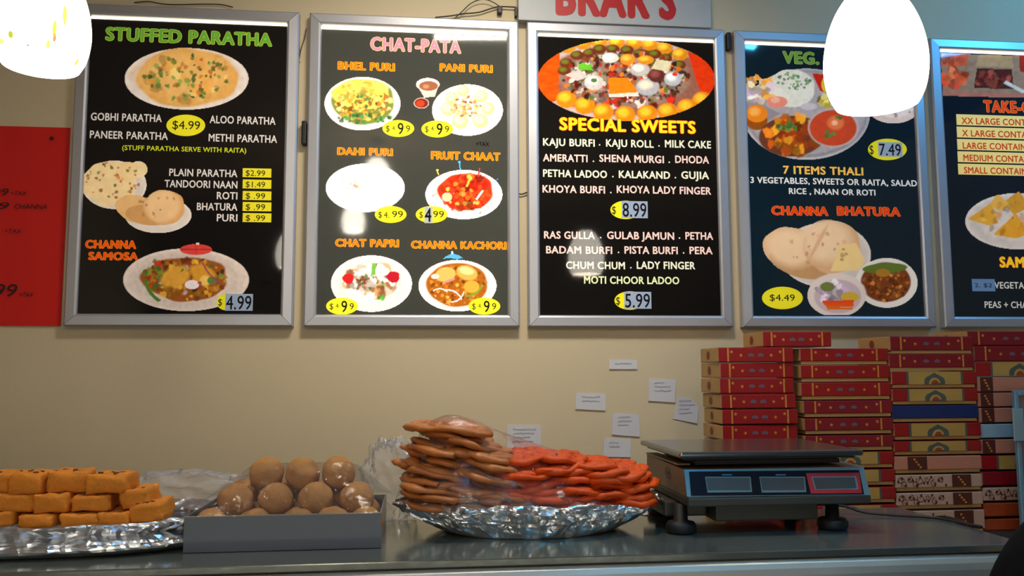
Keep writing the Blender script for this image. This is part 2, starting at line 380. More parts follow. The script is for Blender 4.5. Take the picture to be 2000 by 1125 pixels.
# ---- board 2
O2 = inkmat(1, (252, 112, 20)); Y2 = inkmat(1, (255, 196, 50))
text(B2, 'CHAT-PATA', 725, 899, 88, 25, inkmat(1, (206, 128, 150)), off=.05, out=inkmat(1, (244, 206, 130)), lift=.0014)
for s, a, c, y, h in (('BHEL PURI', 661, 770, 129.5, 15), ('PANI PURI', 860, 961, 133, 14.5), ('DAHI PURI', 660, 766, 296, 14), ('FRUIT CHAAT', 843, 976, 304.5, 15),
                      ('CHAT PAPRI', 656, 778, 474.5, 14.5), ('CHANNA KACHORI', 804, 988, 478.5, 14.5)):
    text(B2, s, a, c, y, h, O2, off=.045, out=Y2, lift=.0014)
text(B2, '+TAX', 930, 955, 281, 8, inkmat(1, (16, 16, 16)))
PW = (250, 240, 226)
p = Pic(631, 148, 786, 257); p.plate(708, 202.5, 75, 53, PW).ell(710, 199, 61, 44, (120, 130, 60), irr=.05).ell(706, 184, 56, 30, (240, 212, 96), irr=.08)
p.scat(150, 712, 206, 56, 30, 2, 5.5, [(230, 170, 60), (220, 130, 40), (240, 214, 130), (150, 90, 30), (240, 190, 90)], .9)
p.scat(60, 705, 176, 48, 18, 3, 7, [(246, 224, 110), (238, 206, 80)], .8).scat(40, 712, 232, 52, 9, 2, 5, [(60, 120, 60), (90, 150, 70)], .9).scat(10, 720, 195, 30, 14, 2, 4, [(70, 130, 60)], .9)
p.C[~p.em(708, 202, 75, 53)] *= 1; p.build(B2, 1)
p = Pic(804, 148, 986, 268); p.plate(913, 215, 70, 51, PW)
for (x, y, r) in ((904, 177, 12), (882, 191, 12), (875, 213, 14), (899, 236, 16), (938, 236, 15), (953, 212, 13), (940, 188, 13)):
    p.ell(x, y, r, r*.95, (240, 214, 130)).ell(x-2, y-2, r*.7, r*.6, (250, 236, 176), soft=.5)
p.scat(90, 910, 208, 28, 20, 2, 4, [(220, 160, 100), (240, 210, 160), (160, 90, 50), (236, 180, 120)], .9)
p.poly([(813, 166), (858, 166), (850, 190), (828, 191)], (226, 190, 176)).ell(835.5, 165, 24, 13.5, (236, 208, 196)).ell(837, 168, 18.5, 9.5, (150, 92, 62)).ell(832, 169, 6, 4, (180, 130, 96), soft=.5)
p.ell(823, 201.5, 16, 11.5, (196, 160, 152)).ell(823, 201.5, 13, 9, (110, 40, 34)).ell(821, 202, 8, 6, (226, 64, 30), soft=.3).build(B2, 1)
p = Pic(634, 317, 794, 417); p.plate(713.5, 367, 78, 48, (255, 250, 244)).ell(712, 366, 50, 26, (252, 246, 240), soft=.4)
p.scat(16, 690, 362, 26, 16, 3, 7, [(230, 180, 120), (210, 120, 90), (240, 210, 190)], .6).scat(14, 735, 375, 30, 14, 3, 7, [(200, 180, 200), (230, 190, 190), (220, 160, 90)], .5).build(B2, 1)
p = Pic(828, 312, 985, 431); p.plate(906, 380, 76, 49, PW).ell(910, 374, 54, 36, (206, 50, 22), irr=.06)
p.scat(110, 910, 374, 50, 33, 4, 9, [(222, 56, 24), (196, 34, 20), (236, 96, 30), (170, 30, 20), (230, 70, 30)], .9).scat(14, 912, 374, 46, 30, 3, 6, [(240, 150, 50), (240, 180, 80)], .8)
p.ell(873, 385, 10, 9, (240, 190, 150)).scat(16, 906, 380, 72, 45, 1.5, 3, [(90, 120, 60)], .6)
p.line(857, 342, 853, 332, 4, (230, 210, 90)).ell(854, 332, 4, 2.5, (240, 220, 110)).line(899, 331, 897, 316, 4, (70, 170, 220)).ell(897, 316, 4, 2, (90, 190, 235)).line(934, 345, 937, 328, 3.5, (216, 60, 50)).line(911, 365, 920, 345, 4, (250, 190, 60)).line(930, 390, 943, 372, 4, (250, 246, 240)).line(968, 353, 974, 348, 3, (80, 150, 210)).build(B2, 1)
p = Pic(644, 496, 808, 613); p.plate(725.5, 554, 80, 56, (250, 238, 222)).ell(726, 549, 52, 34, (214, 168, 128), irr=.16, seed=2)
p.scat(120, 725, 548, 50, 30, 3, 9, [(250, 244, 230), (236, 220, 200), (206, 140, 90), (250, 246, 240), (150, 90, 50), (244, 232, 214)], .9)
p.ell(680, 544, 11, 10, (196, 36, 36), irr=.1).ell(768, 541, 13, 11, (176, 30, 40), irr=.1).scat(20, 722, 552, 30, 18, 1.5, 4, [(110, 140, 70), (140, 60, 40)], .9).line(731, 514, 729, 536, 8, (110, 170, 70)).scat(8, 742, 582, 9, 6, 3, 5, [(90, 150, 60)], .9).build(B2, 1)
p = Pic(814, 488, 974, 611); p.plate(893.5, 558, 77, 51, (250, 240, 226)).ell(893, 556, 60, 43, (166, 92, 24), irr=.03)
p.scat(170, 893, 556, 57, 40, 2, 4, [(196, 124, 40), (214, 150, 60), (140, 70, 20), (180, 100, 30)], .9)
p.ell(870, 536, 20, 14, (226, 172, 90), -.2).ell(912, 533, 21, 14, (222, 164, 78), .3).ell(921, 560, 15, 12, (214, 160, 60)).ell(911, 529, 14, 7, (240, 206, 140), .2, soft=.5)
p.line(908, 578, 942, 556, 4, (120, 150, 50), 7).line(868, 567, 902, 585, 3, (236, 214, 210), -7).line(867, 552, 888, 544, 4, (226, 130, 130)).line(846, 568, 874, 570, 2.5, (236, 220, 210), -5).line(880, 590, 906, 570, 3, (232, 206, 206), 6).ell(850, 540, 8, 5, (236, 200, 190))
p.poly([(863, 506), (872, 499), (883, 494), (897, 498), (906, 504), (893, 507), (880, 505)], (84, 170, 214)).ell(883, 493, 3, 3, (240, 240, 240)).build(B2, 1)
I2 = inkmat(1, DARK)
for cx, cy, q in ((778, 251, 0), (854, 252, 0), (763, 419, 1), (843, 419, 2), (668, 598, 0), (946, 598, 0)):
    oval(B2, cx, cy, 31, 16.5, inkmat(1, (232, 222, 40)))
    text(B2, '$', cx-24, cx-17, cy, 12, I2, off=0, lift=.0012)
    if q == 0:
        text(B2, '4:', cx-12, cx-5, cy-1, 9, I2, off=0, lift=.0012); text(B2, '9', cx+15, cx+23, cy, 13, I2, off=0, lift=.0012)
        text(B2, '9', cx-1, cx+10, cy, 23, I2, off=.01, lift=.0018)
    else:
        text(B2, '4.' if q == 1 else '4', cx-13, cx-3 if q == 1 else cx-1, cy+.5, 12 if q == 1 else 27, I2, off=0 if q == 1 else .02, lift=.0022)
        text(B2, '99', cx+3, cx+24, cy-1, 13, I2, off=0, lift=.0012)
quad(B2, 829, 404, 845, 436, inkmat(1, (160, 165, 160)), .0012)

# ---- board 3
text(B3, 'SPECIAL SWEETS', 1094, 1357, 245, 24, inkmat(2, (250, 222, 40)), off=.045, out=inkmat(2, (248, 84, 14)), lift=.0014)
C3a = inkmat(2, (232, 232, 206)); C3b = inkmat(2, (240, 206, 196))
for s, a, c, y, m in (('KAJU BURFI', 1061, 1161, 278, C3a), ('KAJU ROLL', 1184, 1276, 280, C3a), ('MILK CAKE', 1299, 1388, 281.5, C3a),
    ('AMERATTI', 1061, 1147, 308.5, C3b), ('SHENA MURGI', 1171, 1296, 310, C3b), ('DHODA', 1319, 1384, 311.5, C3b),
    ('PETHA LADOO', 1061, 1185, 339, C3a), ('KALAKAND', 1209, 1308, 341, C3a), ('GUJIA', 1331, 1384, 342, C3a),
    ('KHOYA BURFI', 1060, 1181, 369.5, C3b), ('KHOYA LADY FINGER', 1205, 1388, 371, C3b),
    ('RAS GULLA', 1063, 1161, 459, C3b), ('GULAB JAMUN', 1186, 1316, 460, C3b), ('PETHA', 1339, 1392, 460.5, C3b),
    ('BADAM BURFI', 1067, 1195, 488, C3b), ('PISTA BURFI', 1220, 1323, 488.5, C3b), ('PERA', 1347, 1391, 489, C3b),
    ('CHUM CHUM', 1106, 1220, 518, C3a), ('LADY FINGER', 1244, 1357, 518, C3a), ('MOTI CHOOR LADOO', 1141, 1326, 547, inkmat(2, (226, 232, 180)))):
    text(B3, s, a, c, y, 14.5, m, off=.035)
for x, y in ((1171, 283), (1287, 285), (1159, 315), (1307, 317), (1197, 345), (1319, 347), (1193, 376), (1173, 464), (1327, 465), (1208, 493), (1335, 494), (1232, 523)):
    quad(B3, x-1.3, y-1.3, x+1.3, y+1.3, C3a, name='lettering')
price(2, B3, '8.99', 1222, 410, 30, 18, rect=(1214, 393, 1265, 426)); price(2, B3, '5.99', 1230, 587, 30, 18, rect=(1219, 570, 1272, 603))
p = Pic(1050, 74, 1397, 240); p.ell(1223, 156, 174, 80, (196, 176, 168)).ell(1223, 156, 158, 70, (150, 96, 80))
p.ell(1223, 152, 128, 58, (150, 120, 104), irr=.05)
p.poly([(1050, 200), (1050, 105), (1066, 96), (1094, 90), (1090, 190), (1084, 198), (1060, 200)], (238, 84, 14)); p.poly([(1342, 100), (1372, 110), (1396, 140), (1396, 180), (1380, 198), (1364, 170)], (216, 56, 16))
m_ = (p.X < 1093) & (p.Y > 90) & (p.Y < 200); st = vn(p.X, p.Y*3, 14, 9); p.C = np.where((m_ & p.A)[..., None], p.C*(.75+.5*st[..., None]), p.C)
p.scat(120, 1222, 150, 118, 48, 4, 10, [(170, 150, 140), (120, 40, 30), (84, 96, 40), (196, 180, 170), (160, 40, 24), (130, 100, 80), (90, 60, 40), (210, 196, 186)], .85)
p.scat(30, 1222, 196, 110, 12, 5, 10, [(206, 60, 40), (120, 30, 24), (220, 190, 180), (96, 100, 40), (190, 40, 30)], .9).scat(30, 1225, 108, 110, 12, 5, 9, [(110, 50, 26), (98, 110, 40), (130, 60, 40), (200, 180, 170)], .9)
def sweet(x, y, rx, ry, c, hi=None): p.ell(x, y, rx, ry, c, soft=.15); p.ell(x-rx*.2, y-ry*.25, rx*.55, ry*.5, hi or np.minimum(np.array(c)*1.3+20, 255), soft=.8)
for k, (x, y) in enumerate(((1108, 92), (1139, 85), (1170, 82), (1204, 83), (1238, 84), (1269, 87), (1298, 94), (1328, 106))): sweet(x, y, 16, 12, (214, 140, 30))
for (x, y) in ((1106, 194), (1142, 206), (1178, 219), (1221, 224), (1264, 222), (1304, 218), (1342, 210), (1372, 196)): sweet(x, y, 20, 17, (216, 134, 24))
for (x, y) in ((1127, 108), (1151, 104), (1171, 96), (1197, 96), (1225, 98), (1250, 105), (1279, 106), (1300, 114), (1106, 123), (1102, 138), (1327, 127)): sweet(x, y, 13, 9, (110, 50, 28), (112, 120, 40))
p.scat(330, 1222, 152, 122, 50, 2.5, 6, [(170, 150, 140), (130, 30, 20), (84, 100, 40), (216, 200, 190), (206, 50, 24), (100, 60, 50), (90, 44, 30), (226, 214, 204), (226, 120, 40), (60, 40, 34)], .95)
sweet(1250, 136, 19, 13, (190, 184, 180), (240, 236, 226)); sweet(1160, 161, 19, 15, (200, 196, 190), (244, 240, 232)); sweet(1265, 170, 23, 17, (176, 176, 180), (236, 220, 196)); sweet(1314, 154, 17, 14, (180, 184, 186), (236, 238, 238)); sweet(1282, 148, 16, 13, (96, 44, 40)); sweet(1192, 113, 16, 10, (220, 216, 206)); sweet(1226, 116, 15, 11, (226, 140, 40)); sweet(1261, 117, 16, 9, (216, 140, 34))
p.poly([(1128, 128), (1138, 122), (1147, 126), (1156, 124), (1154, 132), (1160, 138), (1146, 137), (1136, 138), (1132, 134)], (104, 190, 50)); p.poly([(1282, 116), (1312, 120), (1306, 140), (1272, 134)], (214, 206, 170)); p.poly([(1104, 146), (1130, 136), (1150, 150), (1128, 158)], (206, 196, 190)); p.poly([(1188, 152), (1226, 152), (1244, 176), (1240, 186), (1190, 186)], (238, 130, 20)); p.poly([(1188, 184), (1246, 180), (1248, 188), (1190, 190)], (236, 214, 206))
p.ell(1160, 157, 6, 4, (80, 120, 60)).ell(1318, 145, 5, 4, (220, 60, 40)); p.A &= p.em(1223, 156, 174, 81); p.grain(.2, 5).build(B3, 2, (1051, 76, 1396, 240))

# ---- board 4
text(B4, 'VEG. THALI', 1530, 1700, 114.5, 23, inkmat(3, (106, 150, 66)), off=.045, out=inkmat(3, (150, 176, 90)), lift=.0014)
text(B4, '7 ITEMS THALI', 1530, 1685, 333, 15.5, inkmat(3, (250, 196, 90)), off=.04)
W4 = inkmat(3, (232, 230, 226))
text(B4, '3 VEGETABLES, SWEETS OR RAITA, SALAD', 1466, 1790, 354.5, 12, W4, off=.035); text(B4, 'RICE , NAAN OR ROTI', 1541, 1709, 374.5, 11.5, W4, off=.035)
text(B4, 'CHANNA', 1508, 1616, 411.5, 17, inkmat(3, (226, 66, 22)), off=.05, out=inkmat(3, (250, 140, 60)), lift=.0014); text(B4, 'BHATURA', 1636, 1757, 412.5, 17, inkmat(3, (226, 66, 22)), off=.05, out=inkmat(3, (250, 140, 60)), lift=.0014)
price(3, B4, '7.49', 1733, 292, 38, 21, rect=(1715, 278, 1762, 306)); price(3, B4, '$4.49', 1528, 582, 40, 22, txt=(1503, 1552, 581), th=13)
p = Pic(1456, 132, 1802, 316); p.ell(1745, 212, 50, 30, (226, 200, 184)).ell(1745, 208, 40, 22, (236, 216, 206)).scat(12, 1745, 214, 34, 14, 2, 5, [(170, 110, 90)], .6)
p.ell(1575, 223, 125, 90, (196, 190, 190)).ell(1575, 222, 120, 85, (120, 118, 124)).ell(1575, 221, 117, 82, (172, 164, 168), soft=.1)
p.ell(1546, 172, 46, 37, (222, 220, 208), .15, .04).scat(40, 1550, 158, 34, 18, 1.5, 4, [(70, 124, 70), (110, 150, 90)], .8).grain(.12, 4)
p.scat(40, 1485, 174, 26, 28, 5, 10, [(226, 220, 180), (236, 226, 200), (190, 170, 190), (236, 160, 60)], .9).ell(1518, 199, 20, 11, (226, 140, 120)).ell(1514, 195, 9, 6, (236, 176, 156))
p.poly([(1586, 143), (1612, 146), (1624, 180), (1602, 178)], (196, 40, 26)).ell(1612, 165, 8, 14, (226, 190, 60)).scat(26, 1622, 196, 22, 14, 4, 8, [(196, 170, 50), (150, 150, 60), (226, 206, 120)], .9)
p.poly([(1458, 198), (1492, 206), (1524, 222), (1478, 250), (1458, 254)], (150, 140, 146)).ell(1478, 236, 21, 18, (150, 80, 24)).ell(1478, 222, 21, 17, (228, 134, 30)).ell(1474, 218, 10, 8, (246, 180, 90), soft=.8)
p.ell(1546, 266, 64, 40, (110, 60, 40), -.05).scat(60, 1547, 262, 56, 36, 7, 13, [(214, 120, 30), (226, 150, 40), (190, 80, 24), (200, 96, 30), (150, 60, 24)], .9).scat(14, 1530, 250, 24, 10, 2, 6, [(80, 130, 60)], .9)
p.ell(1628, 249, 50, 39, (190, 176, 172)).ell(1627, 250, 46, 35, (200, 74, 44)).ell(1632, 240, 16, 14, (226, 120, 70), soft=.4).ell(1630, 240, 6, 5, (246, 190, 150), soft=.5).scat(10, 1618, 262, 14, 5, 2, 5, [(80, 130, 60)], .9).scat(5, 1638, 228, 6, 5, 2, 4, [(80, 130, 60)], .9)
p.ell(1580, 208, 16, 7, (200, 190, 196)).grain(.1, 7).build(B4, 3, (1457, 132, 1802, 316))
p = Pic(1487, 424, 1796, 616); p.plate(1612, 498, 90, 64, (222, 210, 200))
p.ell(1545, 487, 56, 44, (214, 176, 134), .25, .04).ell(1560, 515, 60, 26, (190, 146, 100), .3).ell(1545, 484, 48, 36, (230, 198, 160), .25, soft=.5)
p.ell(1625, 482, 56, 52, (212, 170, 126), irr=.03).ell(1615, 470, 46, 42, (234, 202, 164), soft=.5).poly([(1640, 478), (1672, 474), (1690, 510), (1676, 528), (1622, 530)], (236, 204, 140)).scat(18, 1590, 486, 70, 34, 2, 5, [(200, 150, 110)], .6)
p.ell(1600, 470, 4, 36, (190, 140, 96), .5, soft=.6, a=.5).grain(.07, 12)
p.ell(1732, 552.5, 61, 49.5, (232, 222, 212)).ell(1730, 551, 49, 39, (120, 62, 28)).scat(130, 1730, 556, 45, 32, 2, 4.5, [(160, 84, 34), (130, 60, 26), (190, 120, 50), (110, 50, 24)], .9).ell(1728, 524, 44, 10, (96, 116, 44), -.05).ell(1724, 533, 14, 8, (170, 120, 40))
p.ell(1634, 577, 58, 43, (222, 206, 196)).ell(1636, 579, 46, 33, (196, 176, 180)).scat(44, 1624, 570, 30, 20, 4, 8, [(214, 190, 206), (180, 150, 180), (226, 214, 220)], .9).ell(1616, 560, 14, 9, (110, 124, 60)).ell(1660, 580, 18, 10, (206, 170, 60))
for k in range(4): p.line(1606+k*3, 596+k*4-6, 1668-k, 592+k*5-4, 4.5, (226, 74+10*k, 26))
p.build(B4, 3, (1487, 424, 1796, 615.5))

# ---- board 5
text(B5, 'TAKE-OUT', 1922, 2049, 209, 22, inkmat(4, (236, 70, 26)), off=.05, out=inkmat(4, (250, 150, 70)), lift=.0014)
for k, (s, n) in enumerate((('XX LARGE CONTAINER', 18), ('X LARGE CONTAINER', 17), ('LARGE CONTAINER', 15), ('MEDIUM CONTAINER', 16), ('SMALL CONTAINER', 15))):
    y = 238+24.2*k-(.3*k)
    quad(B5, 1868+k*.8, y-11, 2126, y+10, inkmat(4, (246, 216, 130)), name='size_strip')
    text(B5, s, 1878+k*1.2, 1878+k*1.2+n*9.4, y, 12.5, inkmat(4, (196, 66, 30)), lift=.001)
text(B5, 'SAMOSA', 1953, 2052, 512, 20, inkmat(4, (250, 214, 40)), off=.05, out=inkmat(4, (240, 90, 20)), lift=.0014)
W5 = inkmat(4, (216, 212, 204))
text(B5, 'VEGETABLE', 1942, 2024, 557, 13, W5); text(B5, 'PEAS + CHANNA', 1923, 2040, 595, 13, W5)
quad(B5, 1898, 545, 1943, 569, inkmat(4, (96, 130, 170)), lift=.0012); text(B5, '2. $2', 1903, 1937, 557, 8, inkmat(4, DARK), lift=.0016, off=0)
p = Pic(1838, 104, 2140, 190, 1.6); p.poly([(1836, 104), (2140, 112), (2140, 196), (1841, 186)], (150, 120, 96))
p.poly([(1838, 104), (1892, 106), (1888, 128), (1838, 128)], (206, 92, 56)).scat(30, 1862, 150, 26, 20, 5, 10, [(220, 84, 50), (196, 64, 40), (236, 120, 70)], .8).scat(16, 1862, 115, 24, 9, 4, 8, [(216, 110, 70), (190, 80, 50)], .8)
p.poly([(1912, 108), (1976, 110), (1980, 132), (1904, 130)], (176, 140, 100)).poly([(1908, 133), (1976, 136), (1980, 174), (1902, 172)], (70, 40, 34)).scat(60, 1940, 154, 32, 16, 3, 7, [(130, 50, 44), (90, 34, 34), (150, 70, 54)], .9)
p.line(1962, 160, 2004, 182, 7, (206, 196, 180)).poly([(1990, 108), (2060, 112), (2060, 150), (1992, 140)], (160, 46, 36)).poly([(1841, 178), (2140, 186), (2140, 196), (1841, 188)], (176, 110, 90)).scat(40, 2060, 150, 60, 26, 5, 10, [(190, 110, 50), (150, 60, 40), (120, 60, 40)], .8)
p.grain(.25, 9).build(B5, 4)
p = Pic(1882, 364, 2098, 490, 1.5); p.plate(1990, 432, 106, 56, (228, 212, 198))
for pts, c in (([(1960, 395), (1990, 372), (2012, 404), (1980, 420)], (214, 150, 50)), ([(1890, 428), (1936, 396), (1950, 436), (1930, 440)], (224, 164, 56)), ([(1932, 400), (1948, 378), (1976, 402), (1950, 412)], (232, 176, 80)), ([(1940, 458), (1984, 416), (2010, 456), (1984, 466)], (228, 160, 48)), ([(2000, 420), (2036, 384), (2060, 430), (2020, 440)], (216, 150, 50)), ([(2010, 460), (2050, 430), (2076, 450), (2040, 466)], (226, 160, 60))):
    p.poly(pts, c)
p.scat(30, 1980, 425, 70, 30, 3, 8, [(236, 180, 80), (196, 124, 34)], .5).grain(.15, 8).build(B5, 4)

# ------------------------------------------------------------------ shop sign above board 3
def wx(px, py, y): return aty(px, py, y)[0]
sgx0, sgx1 = wx(1012, 20, D), wx(1388, 30, D); sgz = ZB+FH+.0015
sign = thing('shop_sign', ((sgx0+sgx1)/2, WALL, sgz), 'white shop sign with red BRAR\'S lettering above the special sweets board', 'sign')
MB().box((sgx0, D-.004, sgz), (sgx1, WALL, sgz+.3), bev=.002).build('sign_panel', mat('white_sign_board', (172, 176, 178), .45), sign)
text(sign, "BRAR'S", 1089, 1316, -4, 68, mat('red_sign_paint', (176, 22, 24), .5), plane=D-.004, off=.07, lift=.0012)
# serif feet of the letters
ft = MB(); zb_ = aty(1200, 30, D-.005)[2]
# ------------------------------------------------------------------ red poster
rp0 = aty(137, 250, WALL); rp1 = aty(121, 637, WALL); rx = .5*(rp0[0]+rp1[0]); 
red = thing('red_poster', (rx-.25, WALL, rp1[2]), 'red paper poster with handwritten black prices, left edge of the wall', 'poster')
n = 14; V = []; Fc = []
for j in range(n+1):
    for i in range(n+1):
        u = i/n; v = j/n
        V.append((rx-.55*(1-u), WALL-.003-.004*abs(math.sin(u*5+v*2))*u*(1-v)*.6, rp1[2]+(rp0[2]-rp1[2])*v))
for j in range(n):
    for i in range(n): a = j*(n+1)+i; Fc.append((a, a+1, a+n+2, a+n+1))
nn = len(V); V2 = [(x, y+.0008, z) for x, y, z in V]
mk('paper_sheet', V+V2, Fc+[tuple(nn+i for i in f[::-1]) for f in Fc], mat('red_poster_paper', (205, 20, 8), .8, var=.05, scale=8), red, True)
M_ink = mat('black_marker', (30, 12, 12), .7)
PP = WALL-.0072
for s, a, c, y, h in (('5.99', -38, 17, 374, 14), ('+TAX', 21, 53, 377, 8), ('5.99', -60, 18, 401, 14), ('CHANNA', 28, 92, 403, 10), ('+TAX', 9, 43, 451, 8), ('5.99', -48, 34, 566, 25), ('+TAX', 38, 66, 575, 9)):
    text(red, s, a, c, y, h, M_ink, plane=PP, off=0, shear=.2, name='handwriting')
oval(red, 101, 270, 4, 3.5, M_ink, plane=PP, name='thumb_tack')

# ------------------------------------------------------------------ notes on the wall
M_paper = mat('note_paper', (196, 196, 200), .85, var=.03)
M_pen = mat('faint_pen', (120, 124, 150), .8)
rs = random.Random(5)
NOTES = [((1189, 702), (1244, 703), (1244, 721), (1190, 721), 'small white strip note, highest of the notes on the wall'),
 ((1125, 767), (1183, 769), (1182, 802), (1124, 799), 'white oblong note left of the other notes, taped along its top edge'),
 ((1267, 739), (1320, 742), (1318, 786), (1266, 783), 'square white note above the torn corner note'),
 ((1325, 774), (1349, 778), (1365, 796), (1361, 827), (1314, 818), 'tilted white note with one corner cut, nearest the sweet boxes'),
 ((1196, 806), (1248, 810), (1249, 853), (1195, 849), 'square white note with curled lower edge, above the scale side'),
 ((1180, 856), (1232, 856), (1231, 893), (1178, 892), 'bluish white note just above the orange sweets'),
 ((990, 830), (1057, 830), (1056, 885), (990, 885), 'white note partly hidden behind the plastic wrapped sweets')]
for k, nt_ in enumerate(NOTES):
    lab = nt_[-1]; P = [aty(a, b_, WALL-.001) for a, b_ in nt_[:-1]]
    c = sum(P)/len(P)
    o = thing('wall_note', (c[0], WALL, c[2]), lab, 'note', 'paper notes stuck on the wall')
    z0 = min(q[2] for q in P)
    fr = [q-np.array([0, .003 if abs(q[2]-z0) < .012 else .0008, 0]) for q in P]
    V, Fc = prism(fr, [q+np.array([0, .0007, 0]) for q in P]); mk('note_sheet', V, Fc, M_paper, o)
    X = [q[0] for q in nt_[:-1]]; Y = [q[1] for q in nt_[:-1]]; m = MB()
    x0, x1, y0, y1 = min(X)+12, max(X)-8, min(Y)+8, max(Y)-8
    for r in range(max(1, int((y1-y0)/8))):
        yy = y0+8*r; path = [aty(x0+(x1-x0)*t/24, yy+rs.uniform(-1.4, 1.4), WALL-.0042) for t in range(rs.randint(14, 25))]
        m.add(*tube(path, .0005, 4))
    m.build('handwriting', M_pen, o)

# ------------------------------------------------------------------ cables behind the boards
M_cab = mat('black_cable', (20, 18, 18), .5)
def cable(pts, r, lab, y=WALL-.008, name='cable'):
    P = spline([aty(a, b_, y) for a, b_ in pts], 12); o = mk(name, *tube(P, r, 8), M_cab, None, True); return tag(o, lab, 'cable')
t = thing('power_cable', aty(900, 30, WALL), 'black looping cable above the second menu board, reaching the shop sign', 'cable')
mk('cord', *tube(spline([aty(a, b_, WALL-.012) for a, b_ in ((850, 34), (880, 31), (905, 27), (935, 24), (958, 17), (975, 13), (1008, 14))], 12), .0022, 8), M_cab, t, True)
mk('cord', *tube(spline([aty(a, b_, WALL-.018) for a, b_ in ((889, 35), (902, 23), (918, 8), (935, 0), (952, 0), (966, 6), (975, 12))], 12), .0016, 8), M_cab, t, True)
c0 = aty(976, 20, WALL-.014); MB().box((c0[0]-.0075, WALL-.02, c0[2]-.011), (c0[0]+.0075, WALL, c0[2]+.011), bev=.002).build('connector', M_cab, t)
c0 = aty(1008, 24, WALL-.014); MB().box((c0[0]-.004, WALL-.018, c0[2]-.014), (c0[0]+.003, WALL, c0[2]+.016), bev=.001).build('connector', M_cab, t)
cable([(262, 5), (290, 3), (320, 8), (350, 9), (400, 8), (432, 9), (455, 14)], .0016, 'thin black cable lying along the top of the leftmost menu board')
cable([(598, 56), (595, 74), (588, 96), (584, 118), (586, 122)], .0013, 'thin black cable hanging left of the top of the second menu board')
cable([(1010, 378), (1020, 379), (1030, 375)], .002, 'short black cable crossing the gap between second and third boards')
c0 = aty(595, 262, WALL-.01)
o = MB().box((c0[0]-.008, WALL-.026, c0[2]-.036), (c0[0]+.007, WALL, c0[2]+.038), bev=.004).build('power_adapter', M_cab)
tag(o, 'black plug adapter on the wall at the left side of the second board', 'adapter')
c0 = aty(1422, 82, WALL-.01)
o = MB().box((c0[0]-.007, WALL-.02, c0[2]-.03), (c0[0]+.008, WALL, c0[2]+.03), bev=.004).build('power_adapter', M_cab)
tag(o, 'black adapter in the gap at the top between third and fourth boards', 'adapter')

# ------------------------------------------------------------------ pendant lamps
def lampmat(e):
    return mat('glowing_frosted_glass_%d' % e, (255, 252, 245), .3, var=.0, emis=e, ecol=(255, 244, 226))
def pendant(c, r, lab, patches=(), strength=9):
    """c: centre of the opening rim"""
    H = r*2.75
    t = thing('pendant_lamp', c, lab, 'lamp', 'egg shaped glass pendant lamps')
    prof = [(.79, 0), (.90, .22), (.97, .5), (1, .85), (.97, 1.2), (.88, 1.6), (.74, 1.95), (.55, 2.25), (.36, 2.45), (.2, 2.52)]
    prof = spline([(a*r, b_*r, 0) for a, b_ in prof], 4)[:, :2]
    inner = [(a-.003, b_) for a, b_ in prof[::-1]]
    V, Fc = lathe([tuple(q) for q in prof]+inner+[tuple(prof[0])], c, 48)
    sh = mk('glass_shade', V, Fc, lampmat(strength), t, True)
    V, Fc = lathe([(.001, .55*r), (.25*r, .6*r), (.4*r, .9*r), (.42*r, 1.15*r), (.28*r, 1.6*r), (.17*r, 1.8*r), (.17*r, 2.3*r), (.001, 2.3*r)], c, 24)
    mk('bulb', V, Fc, mat('glowing_bulb', (255, 250, 240), .3, emis=9, ecol=(255, 240, 215)), t, True)
    V, Fc = lathe([(.001, 2.9*r), (.12*r, 2.88*r), (.26*r, 2.7*r), (.34*r, 2.5*r), (.34*r, 2.42*r), (.16*r, 2.42*r), (.001, 2.42*r)], c, 24)
    mk('lamp_cap', V, Fc, mat('dark_metal_cap', (50, 46, 44), .35, .8), t, True)
    mk('cord', *tube([(c[0], c[1], c[2]+2.85*r), (c[0], c[1], CEIL-.01)], .003, 8), M_cab, t, True)
    V, Fc = lathe([(.001, CEIL-c[2]-.03), (.04, CEIL-c[2]-.026), (.055, CEIL-c[2]-.001), (.001, CEIL-c[2]-.001)], c, 24)
    mk('ceiling_rose', V, Fc, mat('dark_metal_cap', (50, 46, 44), .35, .8), t, True)
    for (px, py, sx, sz, col) in patches:
        # oval patches of coloured glass fused to the shade
        d = ray(px, py); o_ = CAM; best = None
        for s in np.linspace(c[1]-r*1.2, c[1], 400):
            P = o_+d*(s/d[1]); rr_ = math.hypot(P[0]-c[0], P[1]-c[1]); zz = P[2]-c[2]
            R_ = np.interp(zz, prof[:, 1], prof[:, 0])
            if rr_ <= R_: best = P; break
        if best is None: continue
        a0 = math.atan2(best[1]-c[1], best[0]-c[0]); VV = []
        for k in range(20):
            g = 2*math.pi*k/20; zz = best[2]-c[2]+sz*math.sin(g); R_ = np.interp(zz, prof[:, 1], prof[:, 0])+.0012
            a = a0+sx*math.cos(g)/R_; VV.append((c[0]+R_*math.cos(a), c[1]+R_*math.sin(a), c[2]+zz))
        mk('glass_spot', VV, [tuple(range(20))], mat('coloured_glass_%d_%d_%d' % col, col, .3, emis=.9), sh)
    return t
LY = 1.30
cR = aty(1713, 205, LY); rR = (aty(1804, 125, LY)-aty(1621, 125, LY))[0]/2
cL = aty(80, 131, LY); rL = (aty(172, 40, LY)-aty(-12, 40, LY))[0]/2
pendant(cR, rR*.985, 'white glowing egg shaped pendant lamp in front of the fourth menu board')
